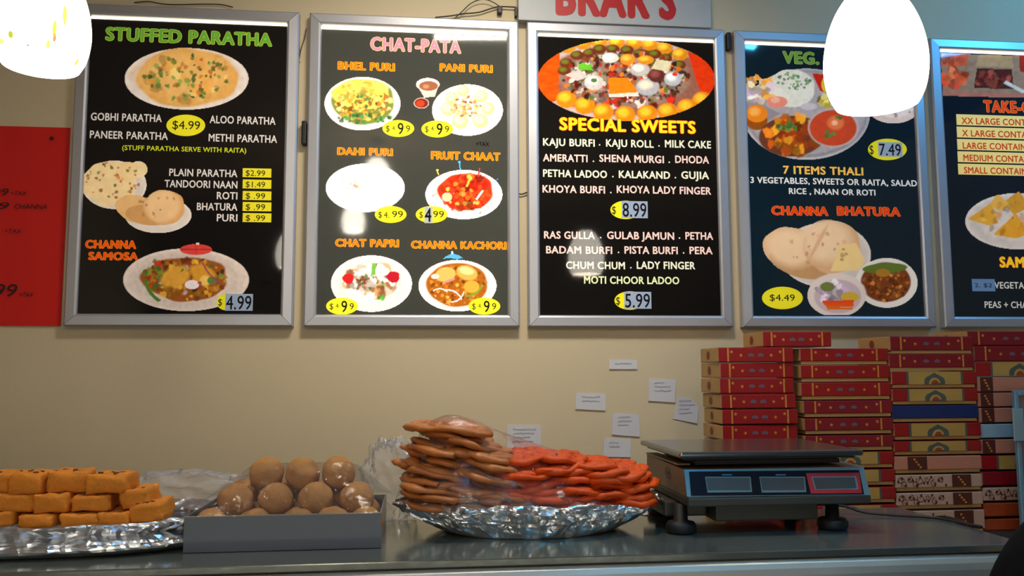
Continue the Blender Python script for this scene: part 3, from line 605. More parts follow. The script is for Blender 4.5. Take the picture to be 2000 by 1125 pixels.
pendant(cL, rL*.985, 'white glowing pendant lamp with small coloured glass spots, top left corner',
        [(126, 30, .0032, .015, (232, 240, 110)), (106, 56, .0028, .012, (236, 236, 90)), (106, 74, .0024, .006, (226, 160, 100)), (94, 87, .003, .006, (240, 244, 130)), (22, 68, .004, .005, (190, 200, 60)), (4, 81, .006, .004, (236, 240, 150)), (55, 89, .0016, .0014, (150, 140, 150)), (148, 122, .003, .005, (250, 236, 90))])
# two further pendants of the same row set, behind the camera (seen mirrored in the second board)
def mirrored(px, py, yl):
    P = aty(px, py, 2*(PY-.0045)-yl); return np.array([P[0], yl, P[2]])
c2 = mirrored(735, 385, -.7); c3 = mirrored(690, 452, -1.3)
pendant(c2, .11, 'white glowing pendant lamp hanging over the customers behind the viewpoint', strength=26)
pendant(c3, .085, 'white glowing pendant lamp farthest behind the viewpoint', strength=26)

# ------------------------------------------------------------------ counter
CZ = EYE-.28; CF = 1.298; CB = 1.668; CX1 = .978; CX0 = -2.3
M_steel = mat('worn_steel_worktop', (132, 138, 130), .14, .7, var=.25, scale=5, bump=.06, bscale=22)
M_steel2 = mat('front_fascia_steel', (176, 176, 166), .35, .4, var=.15, scale=6, bump=.05, bscale=20)
ctr = thing('display_counter', (-.6, 1.5, 0), 'grey steel topped glass serving counter across the foreground', 'counter')
MB().box((CX0, CF, CZ-.012), (CX1, CB, CZ), bev=.0018).build('worktop', M_steel, ctr)
prof = [(CF+.012, CZ-.013), (CF+.004, CZ-.0145), (CF-.003, CZ-.019), (CF-.007, CZ-.026), (CF-.009, CZ-.036), (CF-.009, CZ-.062), (CF-.004, CZ-.066), (CF+.02, CZ-.066), (CF+.02, CZ-.013)]
fr = [(CX0, a, b_) for a, b_ in prof]; bk = [(CX1-.004, a, b_) for a, b_ in prof]
V, Fc = prism(fr, bk); mk('front_trim', V, Fc, M_steel2, ctr)
MB().box((CX0, CF+.004, .62), (CX1-.01, CF+.01, CZ-.066)).build('front_glass', mat('dark_display_glass', (24, 28, 30), .06, spec=.6), ctr)
MB().box((CX0, CB-.02, .62), (CX1-.01, CB-.005, CZ-.0125)).build('rear_panel', mat('dark_panel', (40, 44, 44), .5), ctr)
MB().box((CX1-.03, CF+.011, .62), (CX1-.01, CB-.021, CZ-.0125)).build('end_panel', mat('dark_panel', (40, 44, 44), .5), ctr)
MB().box((CX0, CF+.0, 0), (CX1-.01, CB-.005, .62), bev=.004).build('base_cabinet', mat('dark_base', (60, 60, 58), .5), ctr)

# back shelf for the boxes
SZ = aty(1900, 1040, 2.14)[2]
SY = 2.1
sh = thing('back_table', (1.3, 2.3, 0), 'dark table against the wall carrying the stacked sweet boxes', 'table')
MB().box((.55, SY, SZ-.03), (2.6, WALL-.01, SZ), bev=.003).build('tabletop', mat('dark_green_laminate', (34, 46, 42), .4), sh)
for x in (.6, 2.5):
    for y in (SY+.03, WALL-.08): MB().box((x, y, 0), (x+.04, y+.04, SZ-.03)).build('leg', mat('dark_base', (60, 60, 58), .5), sh)

# ------------------------------------------------------------------ sweet boxes
BY = 2.15
M_red = mat('red_box_card', (140, 12, 18), .38, var=.1, scale=30, coat=.15)
M_red2 = mat('deep_red_box_card', (120, 10, 26), .4, var=.1, scale=30, coat=.15)
M_cream = mat('cream_box_card', (170, 136, 84), .6, var=.1, scale=40)
M_gold = mat('gold_foil_print', (214, 150, 70), .35, .4, var=.3, scale=200)
M_grey = mat('dull_blue_print', (96, 80, 96), .5)
M_goldcard = mat('pale_gold_card', (166, 136, 70), .45, var=.25, scale=14)
M_teal = mat('slate_emblem_print', (70, 80, 76), .5, var=.2, scale=100)
M_navy = mat('navy_card', (8, 34, 92), .5)
M_pink = mat('peach_card', (176, 118, 96), .5, var=.06)
M_brown = mat('brown_band_print', (74, 28, 20), .5, var=.3, scale=90)
M_flor = mat('cream_floral_card', (176, 146, 130), .5)
M_rust = mat('rust_mottled_card', (150, 60, 22), .5, var=.45, scale=60)
M_white = mat('pale_blue_card', (130, 160, 176), .5)
M_emb = mat('maroon_emblem', (120, 50, 30), .6)
def disc(m, cx, cz, rx, rz, y, mi=0, n=16, a0=0, a1=2*math.pi):
    A = np.linspace(a1, a0, n, endpoint=False); m.add([(cx+rx*math.cos(a), y, cz+rz*math.sin(a)) for a in A], [tuple(range(n))], mi)
def star(m, cx, cz, r, y, mi=0):
    V = [(cx, y, cz)]
    for k in range(10):
        a = math.pi/2-2*math.pi*k/10; q = r if k % 2 == 0 else r*.45; V.append((cx+q*math.cos(a), y, cz+q*math.sin(a)))
    m.add(V, [(0, 1+k, 1+(k+1) % 10) for k in range(10)], mi)
def curl(m, cx, cz, r, y, turns=1.2, a0=0, th=.0011, s=1, mi=0):
    n = 22; P = []
    for k in range(n):
        t = k/(n-1); a = a0+s*turns*2*math.pi*t; q = r*(1-.75*t); P.append((cx+q*math.cos(a), cz+q*math.sin(a), th*(1-.4*t)))
    V = []
    for k in range(n):
        a = math.atan2(P[min(k+1, n-1)][1]-P[max(k-1, 0)][1], P[min(k+1, n-1)][0]-P[max(k-1, 0)][0])+math.pi/2
        x, z, w_ = P[k]; V += [(x+w_*math.cos(a), y, z+w_*math.sin(a)), (x-w_*math.cos(a), y, z-w_*math.sin(a))]
    m.add(V, [(2*k, 2*k+1, 2*k+3, 2*k+2) for k in range(n-1)], mi)
def sweet_box(x0p, x1p, ytp, ybp, style, lab, strip=0, depth=.165, Y=BY, rot=0., trayw=.004, base=None):
    A = aty(x0p, ybp, Y); B = aty(x1p, ytp, Y); W = B[0]-A[0]
    z0 = A[2] if base is None else base
    Hh = B[2]-z0
    st = (aty(x0p, ybp-strip, Y)[2]-A[2]) if strip else 0
    t = thing('sweet_box', (A[0], Y, z0), lab, 'box', 'stacked sweet boxes at the right'); c = np.array([A[0], Y, z0])
    body = {'red': M_red, 'dred': M_red2, 'gold': M_red, 'navy': M_navy, 'peach': M_pink, 'peachr': M_pink, 'floral': M_flor, 'rust': M_rust, 'plainred': M_red2, 'white': M_white}[style]
    m = MB(); zt = z0+Hh-.0006
    m.box((A[0], Y, z0+st+(.0004 if st else .0006)), (A[0]+W, Y+depth, zt), bev=.0022)
    lid = m.build('lid', [body, M_cream], t)
    if style in ('red', 'dred', 'gold', 'plainred'):
        me = lid.data
        for p_ in me.polygons:
            if p_.normal.x < -.6: p_.material_index = 1
    if st: MB().box((A[0]+trayw, Y+.003, z0+.0002), (A[0]+W-trayw, Y+depth-.003, z0+st+.003), bev=.001).build('tray', M_cream, t)
    y = Y-.0006; zc = (z0+st+zt)/2; h = zt-z0-st; p = MB()
    sc = W/.2
    if style in ('red', 'dred'):
        for u in (.13, .865): MB().box((A[0]+W*u-.0022, y, z0+st+.002), (A[0]+W*u+.0022, y+.0004, zt-.0015), 0).build('gold_band', M_gold, t)
        for u, v in ((.3, -.001), (.7, -.001), (.175, h*.2), (.82, h*.2)): g_ = MB(); star(g_, A[0]+W*u, zc+v, .0054, y, 0); g_.build('gold_star', M_gold, t)
        for u in (.43, .56):
            for q in range(3): disc(p, A[0]+W*u+(q-1)*.004, zc-.001+(q % 2)*.002, .0045, .0042, y-.0001*q, 1, 10)
        p.build('dull_lettering', [M_gold, M_grey], t, kind='stuff')
    elif style == 'gold':
        MB().box((A[0]+W*.19, y, z0+st+.001), (A[0]+W*.82, y+.0005, zt-.0008), 0).build('gold_panel', M_goldcard, t)
        for u in (.185, .825): MB().box((A[0]+W*u-.003, y-.0003, z0+st+.001), (A[0]+W*u+.003, y+.0004, zt-.001)).build('side_ornament', M_teal, t)
        zb = z0+st+.0008
        V = [(A[0]+W*(.5+.12*q), y-.0006, zb+h*v) for q, v in ((-1, 0), (1, 0), (1.02, .3), (.85, .52), (.45, .68), (0, .88), (-.45, .68), (-.85, .52), (-1.02, .3))]
        p.add(V, [tuple(range(9))], 1)
        disc(p, A[0]+W*.5, zb+.0002, W*.07, h*.5, y-.0009, 0, 14, 0, math.pi*1.0); disc(p, A[0]+W*.5, zb+.0002, W*.045, h*.34, y-.0012, 2, 12, 0, math.pi)
        p.build('arch_emblem', [M_goldcard, M_teal, M_rust], t)
    elif style in ('peach', 'peachr', 'floral'):
        u0, u1 = {'peach': (.15, .37), 'peachr': (.03, .17), 'floral': (.65, .87)}[style]
        MB().box((A[0]+W*u0, y, z0+st+.0006), (A[0]+W*u1, y+.0005, zt-.0006), 0).build('brown_band', M_brown, t)
        for q in range(4): disc(p, A[0]+W*(u0+(u1-u0)*(.35+.1*q)), zc+h*(.28-.19*q), .0035, .003, y-.0003, 1, 8)
        if style == 'floral':
            for q, (u, v, r_, s_) in enumerate(((.06, .1, .010, 1), (.16, .25, .009, -1), (.28, .1, .011, 1), (.1, -.35, .009, -1), (.22, -.4, .010, 1), (.36, .25, .008, -1), (.44, -.3, .010, 1), (.52, .1, .008, -1))):
                curl(p, A[0]+W*u, zc+h*v*.6, min(r_, h*.42), y, 1.2, q*1.3, s=s_, mi=0)
            for q in range(14): disc(p, A[0]+W*(.03+.042*q), zc+h*.32*math.sin(q*2.3), .003, .0042, y-.0002, 0, 8)
        p.build('floral_print', [M_brown, M_gold], t, kind='stuff')
    if style in ('red', 'dred', 'gold'):
        e = MB(); n = 14; xx = A[0]-.0006
        e.add([(xx, Y+depth*.55+.013*math.cos(a), zc+h*.3*math.sin(a)) for a in np.linspace(0, 2*math.pi, n, endpoint=False)], [tuple(range(n-1, -1, -1))])
        e.build('end_emblem', M_emb, t)
    if rot: t.rotation_euler = (0, 0, rot)
    return z0
RG = 'red sweet box with gold stars'
ordn = ['top', 'second from the top', 'third from the top', 'fourth from the top', 'fifth from the top', 'sixth from the top', 'seventh from the top', 'eighth from the top', 'ninth from the top', 'tenth from the top', 'eleventh from the top', 'twelfth from the top', 'thirteenth from the top', 'lowest']
# stack A (behind the weighing scale)
sweet_box(1490, 1621, 647.5, 677.5, 'red', 'bright red loose sweet box lying across the first two stacks', rot=rad(-2), depth=.15)
rowA = [(1403, 1548, 678, 708), (1407, 1550, 708, 738.5), (1406, 1550, 738.5, 769), (1409, 1553, 769, 798.5), (1411, 1557, 798.5, 829.5), (1412, 1558, 829.5, 860)]
y = 860
for k in range(5): rowA.append((1413+k, 1560+k, y, y+30)); y += 30
rowA.append((1418, 1566, y, 1039))
for k, (a, b_, t0, t1) in enumerate(rowA):
    sweet_box(a, b_, t0, t1, 'red', RG+' in the leftmost stack, '+(ordn[k] if k < len(rowA)-1 else 'lowest one behind the scale'), rot=rad(-1.2+.5*((k*7) % 4)), depth=.15, base=SZ if k == len(rowA)-1 else None)
rowB = [(1563, 1734, 680, 712.5, 'red'), (1564, 1737, 712.5, 746, 'red'), (1565, 1739, 746, 781, 'red'), (1570, 1742, 781, 815, 'dred'), (1572, 1743, 815, 848.5, 'dred'), (1573, 1744, 848.5, 881, 'dred'),
        (1573, 1745, 881, 915.5, 'gold'), (1574, 1747, 915.5, 950, 'gold'), (1575, 1749, 950, 984.5, 'gold'), (1576, 1751, 984.5, 1012, 'gold'), (1577, 1752, 1012, 1039, 'gold')]
for k, (a, b_, t0, t1, s) in enumerate(rowB):
    sweet_box(a, b_, t0, t1, s, ('red and gold sweet box with arched emblem' if s == 'gold' else RG)+' in the second stack, '+(ordn[k] if k < 10 else 'lowest'), strip=6.5, base=SZ if k == 10 else None, rot=rad(.5*((k*3) % 3)-.5))
rowC = [(1739, 1900, 656.5, 691, 'dred'), (1737, 1903, 691, 724.5, 'dred'), (1742, 1907, 724.5, 758, 'gold'), (1743, 1910, 758, 790.5, 'gold'), (1743, 1911, 790.5, 824.5, 'navy'), (1747, 1916, 824.5, 859.5, 'gold'),
        (1747, 1917, 859.5, 889, 'gold'), (1748, 1917, 889, 925, 'peach'), (1750, 1918, 925, 960, 'floral'), (1752, 1920, 960, 995, 'floral'), (1754, 1923, 995, 1039, 'floral')]
CN = {'dred': RG, 'gold': 'red and gold sweet box with arched emblem', 'navy': 'plain navy blue sweet box', 'peach': 'peach sweet box with brown band', 'floral': 'cream sweet box with brown floral print', 'rust': 'rust brown mottled sweet box', 'plainred': 'plain red sweet box', 'white': 'pale blue white sweet box', 'peachr': 'peach sweet box with brown end band'}
for k, (a, b_, t0, t1, s) in enumerate(rowC):
    sweet_box(a, b_, t0, t1, s, CN[s]+' in the third stack, '+(ordn[k] if k < 10 else 'lowest'), strip=6, base=SZ if k == 10 else None, rot=rad(-.4*((k*3) % 3)+.2))
rowD = [(1890, 2060, 646.5, 675, 'dred'), (1903, 2074, 675, 706, 'dred'), (1905, 2076, 706, 735, 'gold'), (1910, 2082, 735, 765.5, 'peachr'), (1911, 2083, 765.5, 795, 'peachr'), (1913, 2085, 795, 826, 'peachr'),
        (1914, 2086, 826, 856, 'white'), (1915, 2087, 856, 887, 'peachr'), (1917, 2089, 887, 918, 'gold'), (1919, 2090, 918, 949, 'plainred'), (1921, 2092, 949, 979, 'floral'), (1922, 2094, 979, 1010, 'rust'), (1923, 2096, 1010, 1039, 'rust')]
for k, (a, b_, t0, t1, s) in enumerate(rowD):
    sweet_box(a, b_, t0, t1, s, CN[s]+' in the rightmost stack, '+(ordn[k] if k < 12 else 'lowest'), base=SZ if k == 12 else None, Y=BY+.006)

# ------------------------------------------------------------------ clear dispenser at the right edge
AY = 2.105
a0 = aty(1966, 762, AY); a1 = aty(2004, 762, AY)
t = thing('acrylic_case', (a0[0]+.1, AY+.02, SZ), 'tall clear case with pale blue edges at the right edge of the picture', 'case')
M_edge = mat('pale_blue_acrylic_edge', (96, 140, 168), .25, var=.15, spec=.6)
x0 = aty(1974, 900, AY)[0]; zt = a0[2]
MB().box((x0, AY-.03, SZ+.001), (x0+.012, AY-.018, zt), bev=.002).build('frame_post', M_edge, t)
MB().box((x0+.0122, AY-.03, zt-.014), (x0+.30, AY-.018, zt), bev=.002).build('frame_rail', M_edge, t)
MB().box((x0+.30, AY-.03, SZ+.001), (x0+.312, AY-.018, zt), bev=.002).build('frame_post', M_edge, t)
zc = aty(1975, 830, AY)[2]
MB().box((x0-.012, AY-.036, zc-.04), (x0+.018, AY-.0305, zc+.045), bev=.002).build('clip', mat('clip_plastic', (120, 150, 164), .3), t)
MB().box((x0+.0122, AY-.026, SZ+.001), (x0+.2998, AY-.022, zt-.0142)).build('panel', mat('smoky_panel', (112, 100, 104), .2, var=.1, scale=6), t)

# ------------------------------------------------------------------ film and foil materials
def filmmat(name, base=.10, haze=.05, rough=.12, tint=(1, 1, 1)):
    m = bpy.data.materials.new(name); m.use_nodes = True; nt = m.node_tree; nt.nodes.clear(); N = nt.nodes.new; L = nt.links.new
    o = N('ShaderNodeOutputMaterial'); t = N('ShaderNodeBsdfTransparent'); t.inputs[0].default_value = (*tint, 1)
    g = N('ShaderNodeBsdfGlossy'); g.inputs['Roughness'].default_value = rough; d = N('ShaderNodeBsdfDiffuse'); d.inputs[0].default_value = (.8, .78, .78, 1)
    lw = N('ShaderNodeLayerWeight'); lw.inputs[0].default_value = .25
    mr = N('ShaderNodeMapRange'); mr.inputs[3].default_value = base; mr.inputs[4].default_value = .4; L(lw.outputs['Fresnel'], mr.inputs[0])
    tc = N('ShaderNodeTexCoord'); nz = N('ShaderNodeTexNoise'); nz.inputs['Scale'].default_value = 35; nz.inputs['Detail'].default_value = 5; L(tc.outputs['Object'], nz.inputs['Vector'])
    bp = N('ShaderNodeBump'); bp.inputs['Strength'].default_value = .6; bp.inputs['Distance'].default_value = .006; L(nz.outputs[0], bp.inputs['Height']); L(bp.outputs[0], g.inputs['Normal'])
    m1 = N('ShaderNodeMixShader'); m1.inputs[0].default_value = haze; L(t.outputs[0], m1.inputs[1]); L(d.outputs[0], m1.inputs[2])
    m2 = N('ShaderNodeMixShader'); L(mr.outputs[0], m2.inputs[0]); L(m1.outputs[0], m2.inputs[1]); L(g.outputs[0], m2.inputs[2]); L(m2.outputs[0], o.inputs[0]); return m
M_film = filmmat('clear_wrap_film', .025, .03, .06)
M_bag = filmmat('crumpled_clear_bag', .02, .17, .16)
def foilmat():
    m = mat('aluminium_foil', (215, 218, 222), .27, .92, var=.04, scale=20); nt = m.node_tree; b = nt.nodes['Principled BSDF']
    tc = nt.nodes.new('ShaderNodeTexCoord'); v = nt.nodes.new('ShaderNodeTexVoronoi'); v.inputs['Scale'].default_value = 30
    nz = nt.nodes.new('ShaderNodeTexNoise'); nz.inputs['Scale'].default_value = 13; nz.inputs['Detail'].default_value = 3
    nt.links.new(tc.outputs['Object'], nz.inputs['Vector']); nt.links.new(tc.outputs['Object'], v.inputs['Vector'])
    ad = nt.nodes.new('ShaderNodeMath'); ad.operation = 'ADD'; nt.links.new(v.outputs['Distance'], ad.inputs[0]); nt.links.new(nz.outputs[0], ad.inputs[1])
    bp = nt.nodes.new('ShaderNodeBump'); bp.inputs['Strength'].default_value = .8; bp.inputs['Distance'].default_value = .006
    nt.links.new(ad.outputs[0], bp.inputs['Height']); nt.links.new(bp.outputs[0], b.inputs['Normal']); return m
M_foil = foilmat()
def ridg(a, b, s, seed): return 1-abs(2*vn(a, b, s, seed)-1)
def foil_dish(name, c, rx, ry, hh, lab, base=.62, rimw=.012, square=0, parent=None, jag=.004, tilt=0., yk=1.):
    nu = 260; prof = [(.05, .0018), (.4, .0018), (base*.97, .0018), (base, .002), (base+.12, hh*.18), (base+.22, hh*.42), (.93, hh*.75), (1., hh), (1.03, hh+.002), (1.05, hh-.003), (1.0, hh-.012), (.93, hh*.6), (base+.24, hh*.3), (base+.1, .0002), (base*.9, .0), (.05, 0)]
    P3 = spline([(a, b_, 0) for a, b_ in prof], 4)[:, :2]; V = []; Fc = []
    for j, (q, z) in enumerate(P3):
        for i in range(nu):
            a = 2*math.pi*i/nu
            if square:
                p_ = 2/square; ca, sa = math.cos(a), math.sin(a); cx = math.copysign(abs(ca)**p_, ca); sx = math.copysign(abs(sa)**p_, sa)
            else: cx, sx = math.cos(a), math.sin(a)
            k = jag*min(1, z/hh*1.5)
            w1 = (ridg(a*6, z*60+j*.05, 1, 11)-.5)*k*2+(ridg(a*16, z*120, 1, 12)-.5)*k
            z_ = z+(vn(a*9, j*.3, 1, 13)-.5)*k*1.1*(z > .004)
            qy = 1-(1-q)*yk if base-.01 < q else q*(1-(1-base)*yk)/base
            V.append((c[0]+rx*q*cx*(1+w1/rx), c[1]+ry*qy*sx*(1+w1/ry), c[2]+.0004+max(0, z_)+tilt*q*cx*(z/hh)))
    m = len(P3)
    for j in range(m-1):
        for i in range(nu): Fc.append((j*nu+i, j*nu+(i+1) % nu, (j+1)*nu+(i+1) % nu, (j+1)*nu+i))
    o = mk(name, V, Fc, M_foil); tag(o, lab, 'platter'); return o

# ------------------------------------------------------------------ burfi on a foil tray
TC = np.array([aty(90, 1050, 1.46)[0], 1.47, CZ])
foil_dish('foil_tray', np.array([-.635, 1.512, CZ]), .288, .137, .044, 'crumpled foil tray of orange squares at the left end of the counter', base=.86, square=2.7, jag=.005, tilt=.004)
M_burfi = mat('orange_burfi', (206, 124, 24), .8, var=.22, scale=50, bump=.4, bscale=160)
M_nut = mat('dark_nut_flake', (96, 58, 24), .7)
def burfi(xl, xr, yt, yb, Y, lab, rot=0., tilt=0., depth=.062, shared=False):
    A = aty(xl, yb, Y); B = aty(xr, yt, Y); W = B[0]-A[0]; Hh = B[2]-A[2]; seed = int(xl*3+yt)
    bm = bmesh.new(); bmesh.ops.create_cube(bm, size=1); bmesh.ops.bevel(bm, geom=bm.edges[:], offset=.07, segments=1, affect='EDGES')
    bmesh.ops.subdivide_edges(bm, edges=bm.edges[:], cuts=3, use_grid_fill=True)
    V = []; bm.verts.index_update()
    for v in bm.verts:
        x, y_, z = v.co.x*W, v.co.y*depth, v.co.z*Hh
        n_ = (vn(x*900+seed, z*900+y_*700, 7, 21)-.5)*.0065
        l = v.co.normalized(); V.append((x+l.x*n_, y_+l.y*n_, z+l.z*n_*1.2+Hh/2))
    Fc = [[v.index for v in f.verts] for f in bm.faces]; bm.free()
    t = thing('burfi_square', ((A[0]+B[0])/2, Y+depth/2, A[2]), lab, 'sweet', 'orange burfi squares on the foil tray'); wlv = wl(t)
    mk('burfi_body', np.array(V)+wlv, Fc, M_burfi, t, True)
    rs_ = random.Random(seed); m = MB()
    for q in range(5):
        x = rs_.uniform(-.4, .4)*W; y_ = rs_.uniform(-.45, .1)*depth; s = rs_.uniform(.002, .0045)
        m.box((wlv[0]+x-s, wlv[1]+y_-s*.5, wlv[2]+Hh-.0005), (wlv[0]+x+s, wlv[1]+y_+s*.5, wlv[2]+Hh+.0016), bev=.0006)
    m.build('nut_flakes', M_nut, t)
    t.rotation_euler = (0, tilt, rot); return t
Yf = 1.40
L = [(-58, 14, 926, 965, Yf+.012, 'orange burfi square at the cut-off left end of the top layer', .1, 0), (15, 84, 924, 967, Yf+.006, 'orange burfi square in the top layer, left of the darker topped one', -.12, .03), (85, 162, 921, 964, Yf+.012, 'orange burfi square in the top layer, next to its right end', .14, .03), (168, 247, 926, 966, Yf+.004, 'orange burfi square at the right end of the top layer', -.06, 0),
     (-12, 62, 964, 1002, Yf+.004, 'orange burfi square at the left end of the middle layer', .08, .02), (67, 134, 965, 1003, Yf, 'orange burfi square second from left in the middle layer', -.1, -.05), (136, 212, 966, 1001, Yf+.002, 'orange burfi square third from left in the middle layer', .05, .0), (236, 296, 956, 993, Yf+.008, 'tilted orange burfi square at the right end of the middle layer', .0, -.14),
     (-46, 24, 1000, 1031, Yf+.002, 'orange burfi square at the left end of the bottom layer', .1, 0), (31, 105, 1006, 1034, Yf-.006, 'orange burfi square second from left in the bottom layer', -.06, 0), (113, 188, 1004, 1031, Yf-.006, 'orange burfi square third from left in the bottom layer', .05, -.02), (190, 252, 1001, 1029, Yf-.002, 'orange burfi square fourth from left in the bottom layer', -.05, -.02), (253, 322, 982, 1022, Yf+.002, 'orange burfi square at the right end of the bottom layer', -.04, -.13)]
for (a, b_, t0, t1, Y, lab, r_, ti) in L: burfi(a, b_, t0, t1, Y, lab, r_, ti)
for k, (a, b_, t0, t1) in enumerate(((-40, 40, 930, 962), (50, 125, 930, 962), (150, 222, 932, 962), (0, 70, 964, 996), (90, 160, 964, 996), (200, 262, 964, 996), (20, 90, 998, 1024), (110, 180, 998, 1024), (200, 262, 996, 1020))):
    burfi(a, b_, t0, t1, Yf+.078, 'orange burfi square in the row behind the front row', .05*((k % 3)-1))

# ------------------------------------------------------------------ ladoo box
YB_ = 1.396
x0 = atz(356, 1082, CZ)[0]; x1 = atz(744, 1072, CZ)[0]; bh = .054; bd = .21
lb = thing('ladoo_tray', ((x0+x1)/2, YB_+bd/2, CZ), 'shallow grey card tray holding round brown ladoos, middle left of the counter', 'box')
M_card = mat('grey_blue_card', (72, 82, 90), .35, var=.06, scale=10, coat=.2); M_cardin = mat('brown_card_inside', (150, 110, 70), .7)
z0 = CZ+.0008
MB().box((x0, YB_, z0), (x1, YB_+.003, z0+bh)).build('front_panel', M_card, lb)
MB().box((x0, YB_+bd-.003, z0), (x1, YB_+bd, z0+bh)).build('back_panel', M_card, lb)
MB().box((x0, YB_+.0032, z0), (x0+.003, YB_+bd-.0032, z0+bh)).build('side_panel', M_card, lb)
MB().box((x1-.003, YB_+.0032, z0), (x1, YB_+bd-.0032, z0+bh)).build('side_panel', M_card, lb)
MB().box((x0+.0032, YB_+.0032, z0), (x1-.0032, YB_+bd-.0032, z0+.003)).build('floor_panel', M_cardin, lb)
MB().box((x0-.0004, YB_-.0006, z0+bh), (x1+.0004, YB_+.0034, z0+bh+.0012)).build('rim_edge', mat('pale_card_edge', (150, 140, 116), .6), lb)
V, Fc = prism([(x0+.004, YB_+.02, z0+bh-.002), (x0+.004, YB_+.17, z0+bh-.002), (x0+.035, YB_+.17, z0+bh+.022), (x0+.035, YB_+.05, z0+bh+.018)], [(x0+.004, YB_+.02, z0+bh-.004), (x0+.004, YB_+.17, z0+bh-.004), (x0+.037, YB_+.17, z0+bh+.019), (x0+.037, YB_+.05, z0+bh+.015)])
mk('end_flap', V, Fc, mat('dark_card_flap', (70, 46, 36), .6), lb)
M_ladoo = mat('brown_ladoo', (170, 118, 56), .75, var=.16, scale=45, bump=.35, bscale=140)
LM = []
for k in range(4):
    bm = bmesh.new(); bmesh.ops.create_icosphere(bm, subdivisions=4, radius=1)
    for v in bm.verts:
        n_ = 1+.16*(vn(v.co.x*2+k*3, v.co.y*2+v.co.z*1.7, 1, 31+k)-.5)+.03*(vn(v.co.x*9, v.co.y*9+v.co.z*8, 1, 41)-.5)
        v.co *= n_*.0292; v.co.z *= .97
    me = bpy.data.meshes.new('ladoo'); bm.to_mesh(me); bm.free(); me.materials.append(M_ladoo)
    me.polygons.foreach_set('use_smooth', [True]*len(me.polygons)); LM.append(me)
LN = [0]
def ladoo(x, y_, z, lab):
    o = bpy.data.objects.new('ladoo', LM[LN[0] % 4]); LN[0] += 1; COL.objects.link(o); o.location = (x, y_, z); o.rotation_euler = (LN[0]*1.3, LN[0]*.7, LN[0]*2.1)
    tag(o, lab, 'sweet', 'round brown ladoos in the card tray')
pos = ['leftmost', 'second from left', 'third from left', 'fourth from left', 'rightmost']
zA = z0+.0035+.028; yA = YB_+.036
def xat(px, py, Y): return aty(px, py, Y)[0]
for k, px in enumerate((412, 499, 583, 651, 714)): ladoo(xat(px, 1020, yA), yA, zA, 'brown ladoo in the bottom front row, '+pos[k])
for r in (1, 2):
    for k in range(5): ladoo(x0+.035+k*.058, yA+r*.062, zA, 'brown ladoo on the tray floor behind the bottom front row')
z2 = zA+.0365; y2 = yA+.026
for k, (px, py) in enumerate(((460, 988), (539, 984), (617, 985), (696, 983))):
    ladoo(xat(px, py, y2), y2, z2+(.001 if k else 0), 'brown ladoo in the middle row, '+['leftmost', 'second from left', 'third from left', 'rightmost'][k])
for k in range(4): ladoo(x0+.064+k*.058, y2+.061, z2, 'brown ladoo on the second layer behind the middle row')
y3 = y2+.034; z3 = z2+.0385
for k, (px, py) in enumerate(((521, 942), (590, 945), (661, 941))):
    ladoo(xat(px, py, y3), y3, z3, 'brown ladoo in the top row, '+['leftmost', 'middle', 'rightmost'][k])

# ------------------------------------------------------------------ jalebi platter
PC = np.array([.2, 1.54, CZ])
foil_dish('foil_platter', PC, .222, .125, .052, 'round foil covered platter heaped with brown and orange sweets', base=.58, jag=.009, yk=.45)
M_jb = mat('brown_jalebi_syrup', (180, 106, 44), .45, var=.3, scale=30, bump=.5, bscale=40, sss=.15, coat=.1)
M_jo = mat('orange_jalebi_syrup', (206, 72, 6), .5, var=.3, scale=40, bump=.5, bscale=50, spec=.3)
def jal_mesh(seed, R, m, tr, flat=.7):
    q = random.Random(seed); n = 84; P = []; ph = q.random()*6; a2 = q.uniform(.7, 1.1)
    for k in range(n):
        t_ = k/(n-1); a = ph+2*math.pi*2.7*t_; r_ = R*(.25+.75*t_)*(1+.10*math.sin(2*a+ph)+.03*math.sin(5*a))
        P.append((r_*math.cos(a), r_*math.sin(a)*a2, .004*math.sin(2.3*a+seed)+.003*math.sin(5*a)))
    V, Fc = tube(P, [tr*(1+.25*math.sin(k*.7+seed)+.15*math.sin(k*1.9)) for k in range(n)], 7)
    V = [(a, b_, c_*flat) for a, b_, c_ in V]
    me = bpy.data.meshes.new('jalebi'); me.from_pydata([tuple(map(float, v)) for v in V], [], Fc); me.materials.append(m); me.polygons.foreach_set('use_smooth', [True]*len(me.polygons)); me.update(); return me
JB = [jal_mesh(k, .060+.004*(k % 3), M_jb, .0118, .5) for k in range(6)]; JO = [jal_mesh(20+k, .042+.003*(k % 3), M_jo, .0098, .6) for k in range(6)]
q = random.Random(8)
def jal(meshes, x, y_, z, rx_, ry_, lab, grp, name):
    o = bpy.data.objects.new(name, meshes[q.randrange(6)]); COL.objects.link(o); o.location = (x, y_, z); o.rotation_euler = (rx_, ry_, q.uniform(0, 6.28)); o.rotation_mode = 'XYZ'
    o.rotation_mode = 'QUATERNION'; from mathutils import Euler
    o.rotation_quaternion = Euler((rx_, ry_, 0)).to_quaternion() @ Euler((0, 0, q.uniform(0, 6.28))).to_quaternion()
    tag(o, lab, 'sweet', grp)
PXM = FPX/1.54
def surf(px): return aty(px, 900, 1.54)[0]
nb = 0
topb = [(782, 985), (792, 930), (812, 878), (832, 838), (860, 820), (905, 818), (935, 840), (985, 862), (1010, 900), (1035, 950), (1055, 985)]
topo = [(960, 985), (975, 880), (1000, 884), (1035, 900), (1070, 893), (1120, 884), (1160, 893), (1205, 903), (1245, 906), (1258, 940), (1262, 985)]
def zpx(py): return aty(1000, py, 1.54)[2]
